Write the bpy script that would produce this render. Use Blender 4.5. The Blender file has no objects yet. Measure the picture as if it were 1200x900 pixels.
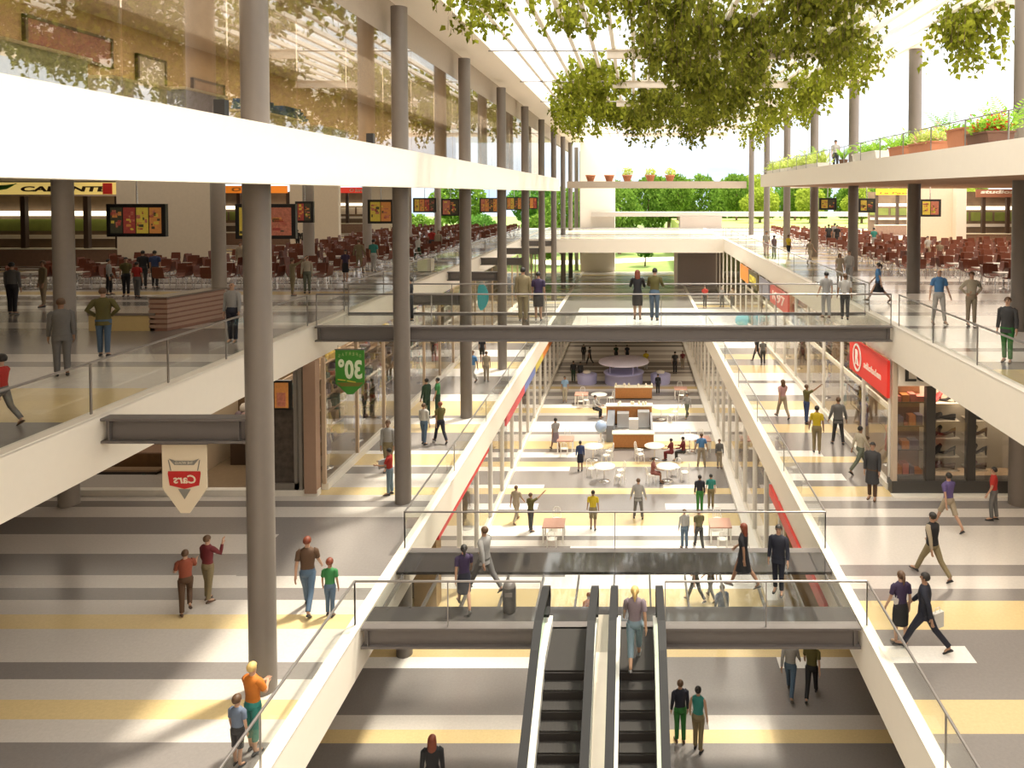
import bpy, bmesh, math, random
from mathutils import Vector, Matrix
rnd = random.Random(7)
PI = math.pi
S = bpy.context.scene
C = S.collection

# ---------------------------------------------------------------- camera model (1200 x 900)
FL, PITCH, CX, EYE = 900.0, 0.0286, 743.0, 15.0
CY = 226 + FL * math.tan(PITCH)
cp, sp = math.cos(PITCH), math.sin(PITCH)
L0, L1, L2, L3, ROOF = 0.0, 5.0, 10.6, 16.22, 21.3


def at(px, py, z):
    """world point at height z seen at a pixel"""
    H = EYE - z
    a = (py - CY) / FL
    Y = H * (cp - a * sp) / (a * cp + sp)
    return Vector(((px - CX) * (Y * cp + H * sp) / FL, Y, z))


def atY(px, py, Y):
    """world point at depth Y seen at a pixel"""
    a = (py - CY) / FL
    H = (a * Y * cp + Y * sp) / (cp - a * sp)
    return Vector(((px - CX) * (Y * cp + H * sp) / FL, Y, EYE - H))


def yrow(py, z):
    return at(CX, py, z).y


# ---------------------------------------------------------------- materials
_M = {}


def nodes_of(name):
    m = bpy.data.materials.new(name)
    m.use_nodes = True
    nt = m.node_tree
    nt.nodes.clear()
    out = nt.nodes.new('ShaderNodeOutputMaterial')
    return m, nt, out


def mat(name, col, rough=0.6, metal=0.0, spec=0.5, noise=0.06, scale=6.0, emit=0.0, emit_col=None):
    if name in _M:
        return _M[name]
    m, nt, out = nodes_of(name)
    b = nt.nodes.new('ShaderNodeBsdfPrincipled')
    b.inputs['Roughness'].default_value = rough
    b.inputs['Metallic'].default_value = metal
    b.inputs['Specular IOR Level'].default_value = spec
    if noise > 0:
        tc = nt.nodes.new('ShaderNodeTexCoord')
        n = nt.nodes.new('ShaderNodeTexNoise')
        n.inputs['Scale'].default_value = scale
        n.inputs['Detail'].default_value = 3
        nt.links.new(tc.outputs['Object'], n.inputs['Vector'])
        mx = nt.nodes.new('ShaderNodeMix')
        mx.data_type = 'RGBA'
        mx.inputs[6].default_value = tuple(max(0, c * (1 - noise)) for c in col) + (1,)
        mx.inputs[7].default_value = tuple(min(1, c * (1 + noise)) for c in col) + (1,)
        nt.links.new(n.outputs['Fac'], mx.inputs[0])
        nt.links.new(mx.outputs[2], b.inputs['Base Color'])
    else:
        b.inputs['Base Color'].default_value = tuple(col) + (1,)
    if emit:
        b.inputs['Emission Color'].default_value = tuple(emit_col or col) + (1,)
        b.inputs['Emission Strength'].default_value = emit
    nt.links.new(b.outputs[0], out.inputs[0])
    _M[name] = m
    return m


def glass(name, refl, tint=(1, 1, 1), rough=0.0, fres=True, edge=.35):
    """thin sheet glass: clear, with a reflection that grows toward grazing view"""
    if name in _M:
        return _M[name]
    m, nt, out = nodes_of(name)
    t = nt.nodes.new('ShaderNodeBsdfTransparent')
    t.inputs[0].default_value = tuple(tint) + (1,)
    g = nt.nodes.new('ShaderNodeBsdfGlossy')
    g.inputs['Roughness'].default_value = rough
    mx = nt.nodes.new('ShaderNodeMixShader')
    if fres:
        lw = nt.nodes.new('ShaderNodeLayerWeight')
        lw.inputs['Blend'].default_value = .5
        pw = nt.nodes.new('ShaderNodeMath'); pw.operation = 'POWER'
        pw.inputs[1].default_value = 4.0
        ma = nt.nodes.new('ShaderNodeMath'); ma.operation = 'MULTIPLY_ADD'
        ma.inputs[1].default_value = edge
        ma.inputs[2].default_value = refl
        nt.links.new(lw.outputs['Facing'], pw.inputs[0])
        nt.links.new(pw.outputs[0], ma.inputs[0])
        nt.links.new(ma.outputs[0], mx.inputs[0])
    else:
        mx.inputs[0].default_value = refl
    nt.links.new(t.outputs[0], mx.inputs[1])
    nt.links.new(g.outputs[0], mx.inputs[2])
    nt.links.new(mx.outputs[0], out.inputs[0])
    _M[name] = m
    return m


def leafmat(name, c1, c2, trans=0.45):
    if name in _M:
        return _M[name]
    m, nt, out = nodes_of(name)
    geo = nt.nodes.new('ShaderNodeNewGeometry')
    mx = nt.nodes.new('ShaderNodeMix')
    mx.data_type = 'RGBA'
    mx.inputs[6].default_value = tuple(c1) + (1,)
    mx.inputs[7].default_value = tuple(c2) + (1,)
    nt.links.new(geo.outputs['Random Per Island'], mx.inputs[0])
    d = nt.nodes.new('ShaderNodeBsdfDiffuse')
    t = nt.nodes.new('ShaderNodeBsdfTranslucent')
    nt.links.new(mx.outputs[2], d.inputs[0])
    nt.links.new(mx.outputs[2], t.inputs[0])
    ms = nt.nodes.new('ShaderNodeMixShader')
    ms.inputs[0].default_value = trans
    nt.links.new(d.outputs[0], ms.inputs[1])
    nt.links.new(t.outputs[0], ms.inputs[2])
    nt.links.new(ms.outputs[0], out.inputs[0])
    _M[name] = m
    return m


def stone(name, col, rough=0.2, spec=0.45):
    """polished terrazzo: fine speckle"""
    if name in _M:
        return _M[name]
    m, nt, out = nodes_of(name)
    b = nt.nodes.new('ShaderNodeBsdfPrincipled')
    b.inputs['Roughness'].default_value = rough
    b.inputs['Specular IOR Level'].default_value = spec
    tc = nt.nodes.new('ShaderNodeTexCoord')
    n = nt.nodes.new('ShaderNodeTexNoise')
    n.inputs['Scale'].default_value = 14
    n.inputs['Detail'].default_value = 5
    n.inputs['Roughness'].default_value = 0.75
    nt.links.new(tc.outputs['Object'], n.inputs['Vector'])
    mx = nt.nodes.new('ShaderNodeMix')
    mx.data_type = 'RGBA'
    mx.inputs[6].default_value = tuple(c * 0.82 for c in col) + (1,)
    mx.inputs[7].default_value = tuple(min(1, c * 1.18) for c in col) + (1,)
    nt.links.new(n.outputs['Fac'], mx.inputs[0])
    nt.links.new(mx.outputs[2], b.inputs['Base Color'])
    nt.links.new(b.outputs[0], out.inputs[0])
    _M[name] = m
    return m


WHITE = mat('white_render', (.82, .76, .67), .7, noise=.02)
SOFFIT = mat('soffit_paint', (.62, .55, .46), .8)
STONE = {'d': stone('stone_grey', (.235, .215, .205)), 'l': stone('stone_pale', (.58, .54, .50)),
         'y': stone('stone_yellow', (.68, .53, .28)), 'w': stone('stone_white', (.85, .82, .78))}
COLM = mat('column_paint', (.17, .145, .125), .4)
STEEL = mat('steel_paint', (.13, .115, .11), .42)
STEELG = mat('steel_gloss', (.045, .042, .042), .05, spec=.6)
RAILM = mat('rail_steel', (.28, .26, .25), .3, metal=.7)
CHROME = mat('chrome', (.75, .75, .76), .18, metal=1)
GLASS = glass('clear_glass', .025, (.96, .97, .96), edge=.25)
SHOPGL = glass('shop_glass', .10, (.95, .94, .92), edge=.45)
FACGL = glass('facade_glass', .30, (.95, .9, .82), edge=.35)
DECKGL = glass('deck_glass', .03, (.88, .89, .89), edge=.14)
WPOST = mat('white_metal', (.78, .75, .70), .4)
BLACK = mat('black_plastic', (.015, .014, .014), .4)
DARKW = mat('dark_brown', (.06, .035, .022), .45)
OAK = mat('orange_wood', (.48, .20, .055), .4, noise=.2, scale=9)
CREAM = mat('cream_top', (.82, .76, .60), .35)
REDW = mat('red_brown_shell', (.15, .04, .018), .45, noise=.15)
TERRA = mat('terracotta', (.45, .17, .08), .7)
PINKT = mat('pink_tan', (.55, .30, .23), .5)


# ---------------------------------------------------------------- mesh builder
class MB:
    def __init__(s):
        s.v, s.f, s.m, s.sm = [], [], [], []

    def add(s, vs, fs, m=0, smooth=False):
        o = len(s.v)
        s.v += [tuple(p) for p in vs]
        for f in fs:
            s.f.append([i + o for i in f])
            s.m.append(m)
            s.sm.append(smooth)
        return s

    def box(s, x0, x1, y0, y1, z0, z1, m=0):
        if x0 > x1: x0, x1 = x1, x0
        if y0 > y1: y0, y1 = y1, y0
        if z0 > z1: z0, z1 = z1, z0
        vs = [(x, y, z) for z in (z0, z1) for y in (y0, y1) for x in (x0, x1)]
        return s.add(vs, [(0, 2, 3, 1), (4, 5, 7, 6), (0, 1, 5, 4), (2, 6, 7, 3), (0, 4, 6, 2), (1, 3, 7, 5)], m)

    def bar(s, p0, p1, w, h, m=0):
        """rectangular bar along p0-p1, w sideways, h up"""
        p0, p1 = Vector(p0), Vector(p1)
        d = (p1 - p0).normalized()
        up = Vector((0, 0, 1)) if abs(d.z) < .95 else Vector((0, 1, 0))
        sd = d.cross(up).normalized()
        u = sd.cross(d).normalized()
        vs = []
        for p in (p0, p1):
            for a, b in ((-1, -1), (1, -1), (1, 1), (-1, 1)):
                vs.append(p + sd * a * w / 2 + u * b * h / 2)
        return s.add(vs, [(3, 2, 1, 0), (4, 5, 6, 7), (0, 1, 5, 4), (1, 2, 6, 5), (2, 3, 7, 6), (3, 0, 4, 7)], m)

    def rings(s, rings, m=0, smooth=True, cap=True, closed=True):
        n = len(rings[0])
        vs = [p for r in rings for p in r]
        fs = []
        for i in range(len(rings) - 1):
            for j in range(n if closed else n - 1):
                k = (j + 1) % n
                fs.append((i * n + j, i * n + k, (i + 1) * n + k, (i + 1) * n + j))
        s.add(vs, fs, m, smooth)
        if cap and closed:
            s.add(rings[0], [tuple(reversed(range(n)))], m)
            s.add(rings[-1], [tuple(range(n))], m)
        return s

    def tube(s, pts, rad, n=8, m=0, cap=True, smooth=True):
        pts = [Vector(p) for p in pts]
        if not isinstance(rad, (list, tuple)):
            rad = [rad] * len(pts)
        rs = []
        ref = None
        for i, p in enumerate(pts):
            d = (pts[min(i + 1, len(pts) - 1)] - pts[max(i - 1, 0)]).normalized()
            if ref is None:
                ref = Vector((1, 0, 0)) if abs(d.x) < .8 else Vector((0, 1, 0))
            a = (ref - d * ref.dot(d)).normalized()
            b = d.cross(a)
            ref = a
            rs.append([p + (a * math.cos(2 * PI * k / n) + b * math.sin(2 * PI * k / n)) * rad[i] for k in range(n)])
        return s.rings(rs, m, smooth, cap)

    def lathe(s, prof, n=20, c=(0, 0, 0), m=0, sx=1, sy=1, smooth=True, cap=True):
        rs = [[(c[0] + r * sx * math.cos(2 * PI * k / n), c[1] + r * sy * math.sin(2 * PI * k / n), c[2] + z) for k in range(n)] for r, z in prof]
        return s.rings(rs, m, smooth, cap)

    def prism(s, poly, axis, a, b, m=0):
        """polygon of (u,v) extruded from a to b along axis; axis y: (x,z); axis x: (y,z); axis z: (x,y)"""
        def P(u, v, t):
            return {'x': (t, u, v), 'y': (u, t, v), 'z': (u, v, t)}[axis]
        n = len(poly)
        vs = [P(u, v, a) for u, v in poly] + [P(u, v, b) for u, v in poly]
        fs = [tuple(range(n)), tuple(range(2 * n - 1, n - 1, -1))]
        fs += [(i, i + n, (i + 1) % n + n, (i + 1) % n) for i in range(n)]
        return s.add(vs, fs, m)

    def sphere(s, c, r, n=10, k=6, m=0, sx=1, sy=1, sz=1):
        rs = []
        for i in range(k + 1):
            t = PI * i / k
            rr = max(math.sin(t), .02) * r
            rs.append([(c[0] + sx * rr * math.cos(2 * PI * j / n), c[1] + sy * rr * math.sin(2 * PI * j / n), c[2] - sz * r * math.cos(t)) for j in range(n)])
        return s.rings(rs, m)

    def mesh(s, name, mats):
        me = bpy.data.meshes.new(name)
        me.from_pydata(s.v, [], s.f)
        for mm in (mats if isinstance(mats, (list, tuple)) else [mats]):
            me.materials.append(mm)
        me.polygons.foreach_set('material_index', s.m)
        me.polygons.foreach_set('use_smooth', s.sm)
        me.update()
        bm = bmesh.new()
        bm.from_mesh(me)
        if len(bm.faces) < 20000:
            bmesh.ops.recalc_face_normals(bm, faces=bm.faces)
        bm.to_mesh(me)
        bm.free()
        return me

    def build(s, name, mats, parent=None, **kw):
        if parent is not None:
            o = parent
            off = Vector((0, 0, 0))
            while o is not None:
                off += o.location
                o = o.parent
            s.v = [(x - off.x, y - off.y, z - off.z) for x, y, z in s.v]
        ob = bpy.data.objects.new(name, s.mesh(name, mats))
        C.objects.link(ob)
        if parent is not None:
            ob.parent = parent
        return tag(ob, **kw)


def tag(o, label=None, cat=None, group=None, kind=None):
    if label: o['label'] = label
    if cat: o['category'] = cat
    if group: o['group'] = group
    if kind: o['kind'] = kind
    return o


def thing(name, loc, label, cat, group=None, rz=0.0):
    o = bpy.data.objects.new(name, None)
    C.objects.link(o)
    o.location = loc
    o.rotation_euler = (0, 0, rz)
    o.empty_display_size = .2
    return tag(o, label, cat, group)


def dup(root, loc, rz=0.0, label=None, group=None, scale=None):
    r = root.copy()
    C.objects.link(r)
    r.location = loc
    r.rotation_euler = (0, 0, rz)
    if scale: r.scale = (scale,) * 3
    if label: r['label'] = label
    if group: r['group'] = group
    for ch in list(root.children):
        c = ch.copy()
        C.objects.link(c)
        c.parent = r
        for g in ch.children:
            d = g.copy()
            C.objects.link(d)
            d.parent = c
    return r


def struct(name, mb, mats):
    return mb.build(name, mats, kind='structure')


def text_mesh(txt, size, depth, m, bold=0.0, shear=0.0):
    """lettering as MB in the x-z plane, centred, reading along +x seen from -y"""
    cu = bpy.data.curves.new('lettering', 'FONT')
    cu.body = txt
    cu.size = size
    cu.extrude = depth / 2
    cu.offset = bold
    cu.shear = shear
    cu.align_x = 'CENTER'
    cu.align_y = 'CENTER'
    cu.resolution_u = 3
    ob = bpy.data.objects.new('lettering', cu)
    C.objects.link(ob)
    dg = bpy.context.evaluated_depsgraph_get()
    me = bpy.data.meshes.new_from_object(ob.evaluated_get(dg))
    mb = MB()
    mb.add([(v.co.x, -v.co.z, v.co.y) for v in me.vertices], [tuple(p.vertices) for p in me.polygons], m)
    bpy.data.objects.remove(ob)
    bpy.data.curves.remove(cu)
    bpy.data.meshes.remove(me)
    return mb


def fit(mb, x0, x1, z0, z1, mirror=False):
    xs = [v[0] for v in mb.v]; zs = [v[2] for v in mb.v]
    a, b, c, d = min(xs), max(xs), min(zs), max(zs)
    def fx(x):
        t = (x - a) / (b - a)
        if mirror: t = 1 - t
        return x0 + t * (x1 - x0)
    mb.v = [(fx(x), y, z0 + (z - c) / (d - c) * (z1 - z0)) for x, y, z in mb.v]
    return mb


def place(mb, M):
    mb.v = [tuple(M @ Vector(v)) for v in mb.v]
    return mb


def flat(name, col):
    return mat('paint_' + name, col, .5, noise=0)
# ---------------------------------------------------------------- floors with stone bands
SK = ['d', 'l', 'y', 'w']
COLY = [15.2 + 9.38 * k for k in range(11)]


def bands_px(level, lst):
    return [(yrow(b, level), yrow(a, level), k) + tuple(r) for a, b, k, *r in lst]


def random_bands(y0, y1, seed, x0=None, x1=None):
    r = random.Random(seed)
    out, y, last = [], y0, ''
    while y < y1:
        w = r.choice([.45, .6, .8, 1.1, 1.5])
        k = r.choice([c for c in 'dldlywld' if c != last])
        out.append((y, y + w, k))
        if x0 is not None and r.random() < .6:
            a = r.uniform(x0, x1); b = a + r.uniform(2, 6)
            out.append((y, y + w, r.choice('dlw'), a, min(b, x1)))
        last = k
        y += w
    return out


def floor_slab(name, x0, x1, y0, y1, z, thick, bands, edge=WHITE, curbs=(), under=SOFFIT, default='l'):
    mb = MB()
    ys = sorted({y0, y1} | {v for b in bands for v in b[:2] if y0 < v < y1})
    xs = sorted({x0, x1} | {v for b in bands for v in b[3:5] if x0 < v < x1})
    for i in range(len(ys) - 1):
        yc = (ys[i] + ys[i + 1]) / 2
        cells = []
        for j in range(len(xs) - 1):
            xc = (xs[j] + xs[j + 1]) / 2
            k = default
            for b in bands:
                if b[0] <= yc < b[1] and (len(b) < 5 or b[3] <= xc < b[4]):
                    k = b[2]
            if cells and cells[-1][2] == k:
                cells[-1][1] = xs[j + 1]
            else:
                cells.append([xs[j], xs[j + 1], k])
        for a, b, k in cells:
            mb.add([(a, ys[i], z), (b, ys[i], z), (b, ys[i + 1], z), (a, ys[i + 1], z)], [(0, 1, 2, 3)], 2 + SK.index(k))
    zb = z - thick
    V = [(x0, y0), (x1, y0), (x1, y1), (x0, y1)]
    for i in range(4):
        a, b = V[i], V[(i + 1) % 4]
        mb.add([(a[0], a[1], zb), (b[0], b[1], zb), (b[0], b[1], z), (a[0], a[1], z)], [(0, 1, 2, 3)], 0)
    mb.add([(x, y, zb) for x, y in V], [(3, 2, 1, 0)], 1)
    for (a, b, c, d) in curbs:
        mb.box(a, b, c, d, z - .01, z + .03, 0)
    return struct(name, mb, [edge, under] + [STONE[k] for k in SK])


YB, YF = -6.0, 97.0
# ground floor
g = bands_px(L0, [(870, 960, 'd'), (855, 871, 'y'), (838, 855, 'l'), (838, 855, 'd', .9, 2.1), (838, 855, 'd', -2.4, -1.9), (783, 838, 'd'),
                  (770, 783, 'w'), (770, 783, 'd', -2.9, 4.6), (757, 770, 'y'), (735, 757, 'd'), (712, 735, 'w'), (690, 712, 'y'), (676, 690, 'w'),
                  (640, 676, 'd'), (640, 676, 'w', -2.7, 5.2), (633, 640, 'l'), (628, 633, 'd'), (616, 628, 'w'), (601, 616, 'y'), (597, 601, 'd'), (590, 597, 'd'),
                  (590, 597, 'w', -8, -4.6), (590, 597, 'w', 1.5, 8), (579, 590, 'd'), (572, 579, 'y'), (568, 572, 'd'), (568, 572, 'w', -8, -4.6), (568, 572, 'w', 1.5, 4.2), (552, 568, 'd'),
                  (547, 552, 'w'), (547, 552, 'd', -3.5, 9), (541, 547, 'y'), (536, 541, 'd'), (530, 536, 'd'), (530, 536, 'w', -9, -3), (526, 530, 'd'), (517, 526, 'y'), (509, 517, 'l'), (506, 509, 'd'),
                  (494, 506, 'w'), (487, 494, 'd'), (484, 487, 'l'), (478, 484, 'y'), (474, 478, 'w'), (470, 474, 'd')])
g += random_bands(yrow(470, L0), YF + 3, 3)
floor_slab('floor_ground', -24, 24, YB, YF + 3, L0, .4, g)
# first floor, gallery on the column side
g = [(yrow(587, L1), yrow(582, L1), 'l')]
g += bands_px(L1, [(870, 960, 'd'), (843, 870, 'l'), (820, 843, 'y'), (796, 820, 'l'), (776, 796, 'd'), (737, 776, 'l'), (720, 737, 'y'), (703, 720, 'l'),
                   (689, 703, 'd'), (674, 689, 'l'), (649, 674, 'd'), (626, 649, 'l'), (606, 626, 'd'), (606, 675, 'd', -10.4, -6.2),
                   (594, 606, 'l'), (587, 594, 'd'), (571, 580, 'y'), (560, 571, 'l'), (547, 555, 'd'), (532, 545, 'y'), (528, 532, 'w'), (507, 528, 'd'),
                   (497, 507, 'y'), (490, 497, 'w'), (487, 490, 'd'), (470, 487, 'y'), (462, 470, 'w'), (441, 462, 'd'), (432, 441, 'w'), (424, 432, 'y'), (418, 424, 'd'), (410, 418, 'w'), (402, 410, 'd')])
g += random_bands(yrow(402, L1), YF, 5)
floor_slab('floor_gallery_column_side', -45, -6.3, YB, YF, L1, 1.03, g, curbs=[(-6.6, -6.3, YB, YF)])
g = bands_px(L1, [(860, 960, 'd'), (820, 860, 'y'), (738, 820, 'd'), (757, 777, 'w', 5.2, 7.3), (704, 738, 'y'), (690, 704, 'd'), (675, 690, 'l'), (662, 675, 'd'),
                  (616, 662, 'l'), (606, 616, 'd'), (596, 606, 'l'), (587, 596, 'd'), (582, 587, 'l'), (570, 582, 'y'), (563, 570, 'd'), (555, 563, 'w'), (555, 563, 'd', 7.4, 9), (542, 555, 'd'),
                  (535, 542, 'y'), (528, 535, 'w'), (528, 535, 'd', 7.2, 9), (507, 528, 'd'), (497, 507, 'y'), (488, 497, 'd'), (480, 488, 'w'), (470, 480, 'y'), (463, 470, 'd'), (449, 463, 'w'),
                  (446, 449, 'd'), (437, 446, 'w'), (428, 437, 'y'), (421, 428, 'd'), (415, 421, 'y'), (408, 415, 'd'), (400, 408, 'w')])
g += random_bands(yrow(400, L1), YF, 9)
g += [(57, 66, 'w')]  # white stone continues the painted sunlit stretch of floor
floor_slab('floor_gallery_shoe_side', 5.24, 45, YB, YF, L1, 1.1, g, curbs=[(5.24, 5.5, YB, YF)])
g = [(57, 66.5, 'd'), (57, 66.5, 'w', -4.7, 5.3), (66.5, 74, 'd')] + random_bands(74, YF, 12)  # white block paints the sunlit patch into the far floor
floor_slab('floor_gallery_far', -6.3, 5.24, 57, YF, L1, 1.0, g)
# second floor (food halls)
g = bands_px(L2, [(560, 900, 'd'), (495, 560, 'd'), (455, 495, 'y'), (430, 455, 'l'), (424, 430, 'd'), (415, 424, 'l'), (385, 415, 'd'), (378, 385, 'l'), (365, 378, 'd')])
g += random_bands(yrow(365, L2), YF, 21, -40, -11)
floor_slab('floor_food_hall_dim', -62, -10.55, YB, YF, L2, 1.12, g, edge=WHITE, curbs=[(-10.86, -10.55, YB, YF)], default='d')
g = bands_px(L2, [(470, 900, 'd'), (455, 470, 'l'), (433, 455, 'y'), (424, 433, 'd'), (412, 424, 'w'), (408, 412, 'd'), (385, 408, 'w'), (382, 385, 'd'), (370, 382, 'w'),
                  (366, 370, 'd'), (357, 366, 'l'), (352, 357, 'd'), (344, 352, 'w'), (340, 344, 'd'), (334, 340, 'l'), (330, 334, 'd'), (324, 330, 'w'), (320, 324, 'd')])
g += random_bands(yrow(320, L2), YF, 33)
floor_slab('floor_food_hall_sunny', 8.55, 62, YB, YF, L2, 1.15, g, curbs=[(8.55, 8.85, YB, YF)])
floor_slab('floor_food_hall_far', -10.55, 8.55, 73, YF, L2, 1.3, random_bands(73, YF, 40))
# terrace level
floor_slab('floor_terrace_storefront', -62, -6.45, YB, 67, L3, .45, [], default='l')
struct('trim_terrace_fascia', MB().box(-6.9, -6.45, YB, 67, L3 - 1.06, L3 - .45), WHITE)
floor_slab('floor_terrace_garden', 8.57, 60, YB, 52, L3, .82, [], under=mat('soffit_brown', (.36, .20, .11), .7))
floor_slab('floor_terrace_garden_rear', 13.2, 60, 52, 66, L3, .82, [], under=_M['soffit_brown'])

# ---------------------------------------------------------------- columns
ORD = 'first second third fourth fifth sixth seventh eighth ninth tenth eleventh twelfth thirteenth fourteenth fifteenth sixteenth seventeenth eighteenth nineteenth twentieth'.split()
ORD += ['twenty-' + w for w in ORD[:9]] + ['thirtieth'] + ['thirty-' + w for w in ORD[:9]]


def col_mesh(z0, z1, r, m=COLM):
    return MB().lathe([(r, z0), (r, z1)], 28, smooth=True).mesh('column', m)


def columns(x, ys, z0, z1, r, where, group, m=COLM):
    me = col_mesh(0, z1 - z0, r, m)
    for i, y in enumerate(ys):
        o = bpy.data.objects.new('column', me)
        C.objects.link(o)
        o.location = (x, y, z0)
        tag(o, '%s grey round steel column, %s' % (ORD[i], where), 'column', group)


columns(-7.47, COLY, 0, 20.9, .26, 'counted from the escalators along the white storefront edge', 'columns along the storefront edge')
columns(-18.15, [24.4, 33.5, 42.8, 52.2, 61.6, 71], 0, L3 - .45, .3, 'counted from the screens inside the dim food hall', 'columns inside the dim food hall', mat('column_lit_tint', (.36, .32, .28), .4))  # paint lightened to stand in for light falling on these columns
columns(12.33, [y - .15 for y in COLY[1:8]], 0, ROOF + .1, .28, 'counted inward along the sunny food hall and garden terrace', 'columns along the garden terrace')


# ---------------------------------------------------------------- steel beams
def ibeam(mb, x0, x1, y, z0, z1, w=.3, m=0):
    t = .05
    mb.box(x0, x1, y - w / 2, y + w / 2, z1 - t, z1, m)
    mb.box(x0, x1, y - w / 2, y + w / 2, z0, z0 + t, m)
    mb.box(x0 + .04, x1 - .04, y - .04, y + .04, z0 + t, z1 - t, m)
    for x in (x0 + .15, x1 - .15):
        mb.box(x - .012, x + .012, y - w / 2 + .02, y + w / 2 - .02, z0 + t, z1 - t, m)
    return mb


for i, y in enumerate([COLY[0]] + COLY[2:8]):
    ibeam(MB(), -10.55, -7.68, y, L2 - .56, L2 - .06).build('steel_beam', STEEL, label='%s short grey steel beam tying the dim hall slab to a column, counted inward' % ORD[i],
                                                       cat='beam', group='short tie beams')

# upper footbridge
b = thing('footbridge', (0, 25.2, L2), 'steel footbridge crossing the atrium on the food hall level', 'footbridge')
ibeam(MB(), -10.5, 8.5, 25.28, L2 - .5, L2, .3).build('beam', STEEL, b)
MB().box(-10.5, 8.5, 28.06, 28.24, L2 - .1, L2).build('edge_beam', STEEL, b)
MB().box(-10.5, 8.5, 25.45, 28.05, L2 - .06, L2 - .02).build('deck', DECKGL, b)
# lower footbridge by the escalators
b = thing('footbridge', (0, 17.3, L1), 'steel and glass footbridge at the head of the escalators', 'footbridge')
ibeam(MB(), -6.28, 5.22, 17.5, L1 - .48, L1, .3).build('beam', STEEL, b)
ibeam(MB(), -6.28, 5.22, 21.25, L1 - .48, L1 - .02, .3).build('beam', STEEL, b)
mb = MB()
mb.box(-6.28, -2.15, 17.66, 18.3, L1 - .08, L1 - .005)
mb.box(.75, 5.22, 17.66, 18.3, L1 - .08, L1 - .005)
mb.box(-2.15, .75, 17.66, 18.3, L1 - .08, L1 - .005)
mb.box(-6.28, 5.22, 20.0, 21.1, L1 - .08, L1 - .005)
mb.build('deck_plate', STEELG, b, label='dark mirror-polished deck plate')
MB().box(-6.28, 5.22, 18.3, 20.0, L1 - .05, L1 - .005).build('deck_glass', DECKGL, b, label='clear glass deck')
for k in range(13):
    x = -6.1 + k * .93
    MB().box(x - .02, x + .02, 18.3, 20.0, L1 - .2, L1 - .055).build('joist', STEEL, b)
# far roof-level walkway beam
b = thing('footbridge', (0, 81.3, L3), 'slim beige walkway beam spanning the far end at terrace level', 'footbridge')
MB().box(-7.1, 11.9, 81.3, 83.4, L3 - .72, L3).build('beam', mat('beam_beige', (.42, .35, .28), .6), b)


# ---------------------------------------------------------------- glass balustrades
def rail(p0, p1, label, n=None, h=1.05, group='glass balustrades', hand=.028, inset=0.0, name='glass_balustrade'):
    p0, p1 = Vector(p0), Vector(p1)
    L = (p1 - p0).length
    n = n or max(1, round(L / 2.35))
    d = (p1 - p0) / L
    t = thing(name, p0, label, 'balustrade', group)
    up = Vector((0, 0, 1))
    hr = MB()
    hr.tube([p0 + up * h, p1 + up * h], hand, 8)
    hr.build('handrail', RAILM, t)
    gl = MB()
    for k in range(n):
        a, b_ = p0 + d * (L * k / n + .04), p0 + d * (L * (k + 1) / n - .04)
        gl.bar(a + up * (h / 2), b_ + up * (h / 2), .014, h - .12)
    gl.build('glass_panel', GLASS, t)
    for k in range(n + 1):
        q = p0 + d * (L * k / n)
        MB().bar(q, q + up * h, .022, .05).build('post', RAILM, t)
    return t


RX, LX = 5.37, -6.44
rail((LX, 4, L1), (LX, 17.45, L1), 'glass balustrade running from the lower footbridge down beside the blonde woman', 3)
rail((RX, 4, L1), (RX, 17.45, L1), 'glass balustrade running from the lower footbridge beside the man carrying a white bag', 3)
rail((LX, 17.45, L1), (-2.15, 17.45, L1), 'glass balustrade on the lower footbridge between the column side gallery and escalators', 2)
rail((.72, 17.45, L1), (RX, 17.45, L1), 'glass balustrade on the lower footbridge between escalators and the shoe side gallery', 2)
rail((LX, 21.3, L1), (RX, 21.3, L1), 'glass balustrade along the rear edge of the lower footbridge', 2)
rail((LX, 21.3, L1), (LX, 57, L1), 'long glass balustrade along the column side gallery behind the footbridge', 6)
rail((RX, 21.3, L1), (RX, 57, L1), 'long glass balustrade along the shoe side gallery behind the footbridge', 6)
rail((LX, 57.2, L1), (RX, 57.2, L1), 'glass balustrade closing the far gallery floor above the kiosks', 4)
rail((-10.72, 5, L2), (-10.72, 25.1, L2), 'glass balustrade along the dim food hall in front of the upper footbridge', 8)
rail((-10.72, 28.3, L2), (-10.72, 73, L2), 'glass balustrade along the dim food hall beyond the upper footbridge', 10)
rail((8.7, 5, L2), (8.7, 25.1, L2), 'glass balustrade along the sunny food hall in front of the upper footbridge', 7)
rail((8.7, 28.3, L2), (8.7, 73, L2), 'glass balustrade along the sunny food hall beyond the upper footbridge', 10)
rail((-10.5, 25.3, L2), (8.5, 25.3, L2), 'glass balustrade along the near edge of the upper footbridge', 5)
rail((-10.5, 28.15, L2), (8.5, 28.15, L2), 'glass balustrade along the rear edge of the upper footbridge', 5)
rail((-10.4, 73.2, L2), (8.5, 73.2, L2), 'glass balustrade on the far cross slab of the food hall level', 6)
t = rail((8.95, 4, L3), (8.95, 52, L3), 'thin cable railing in front of the terrace planters', 20, h=.75, hand=.016, name='cable_railing')
for ch in list(t.children):
    if ch.name.startswith('glass'):
        bpy.data.objects.remove(ch)

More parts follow.
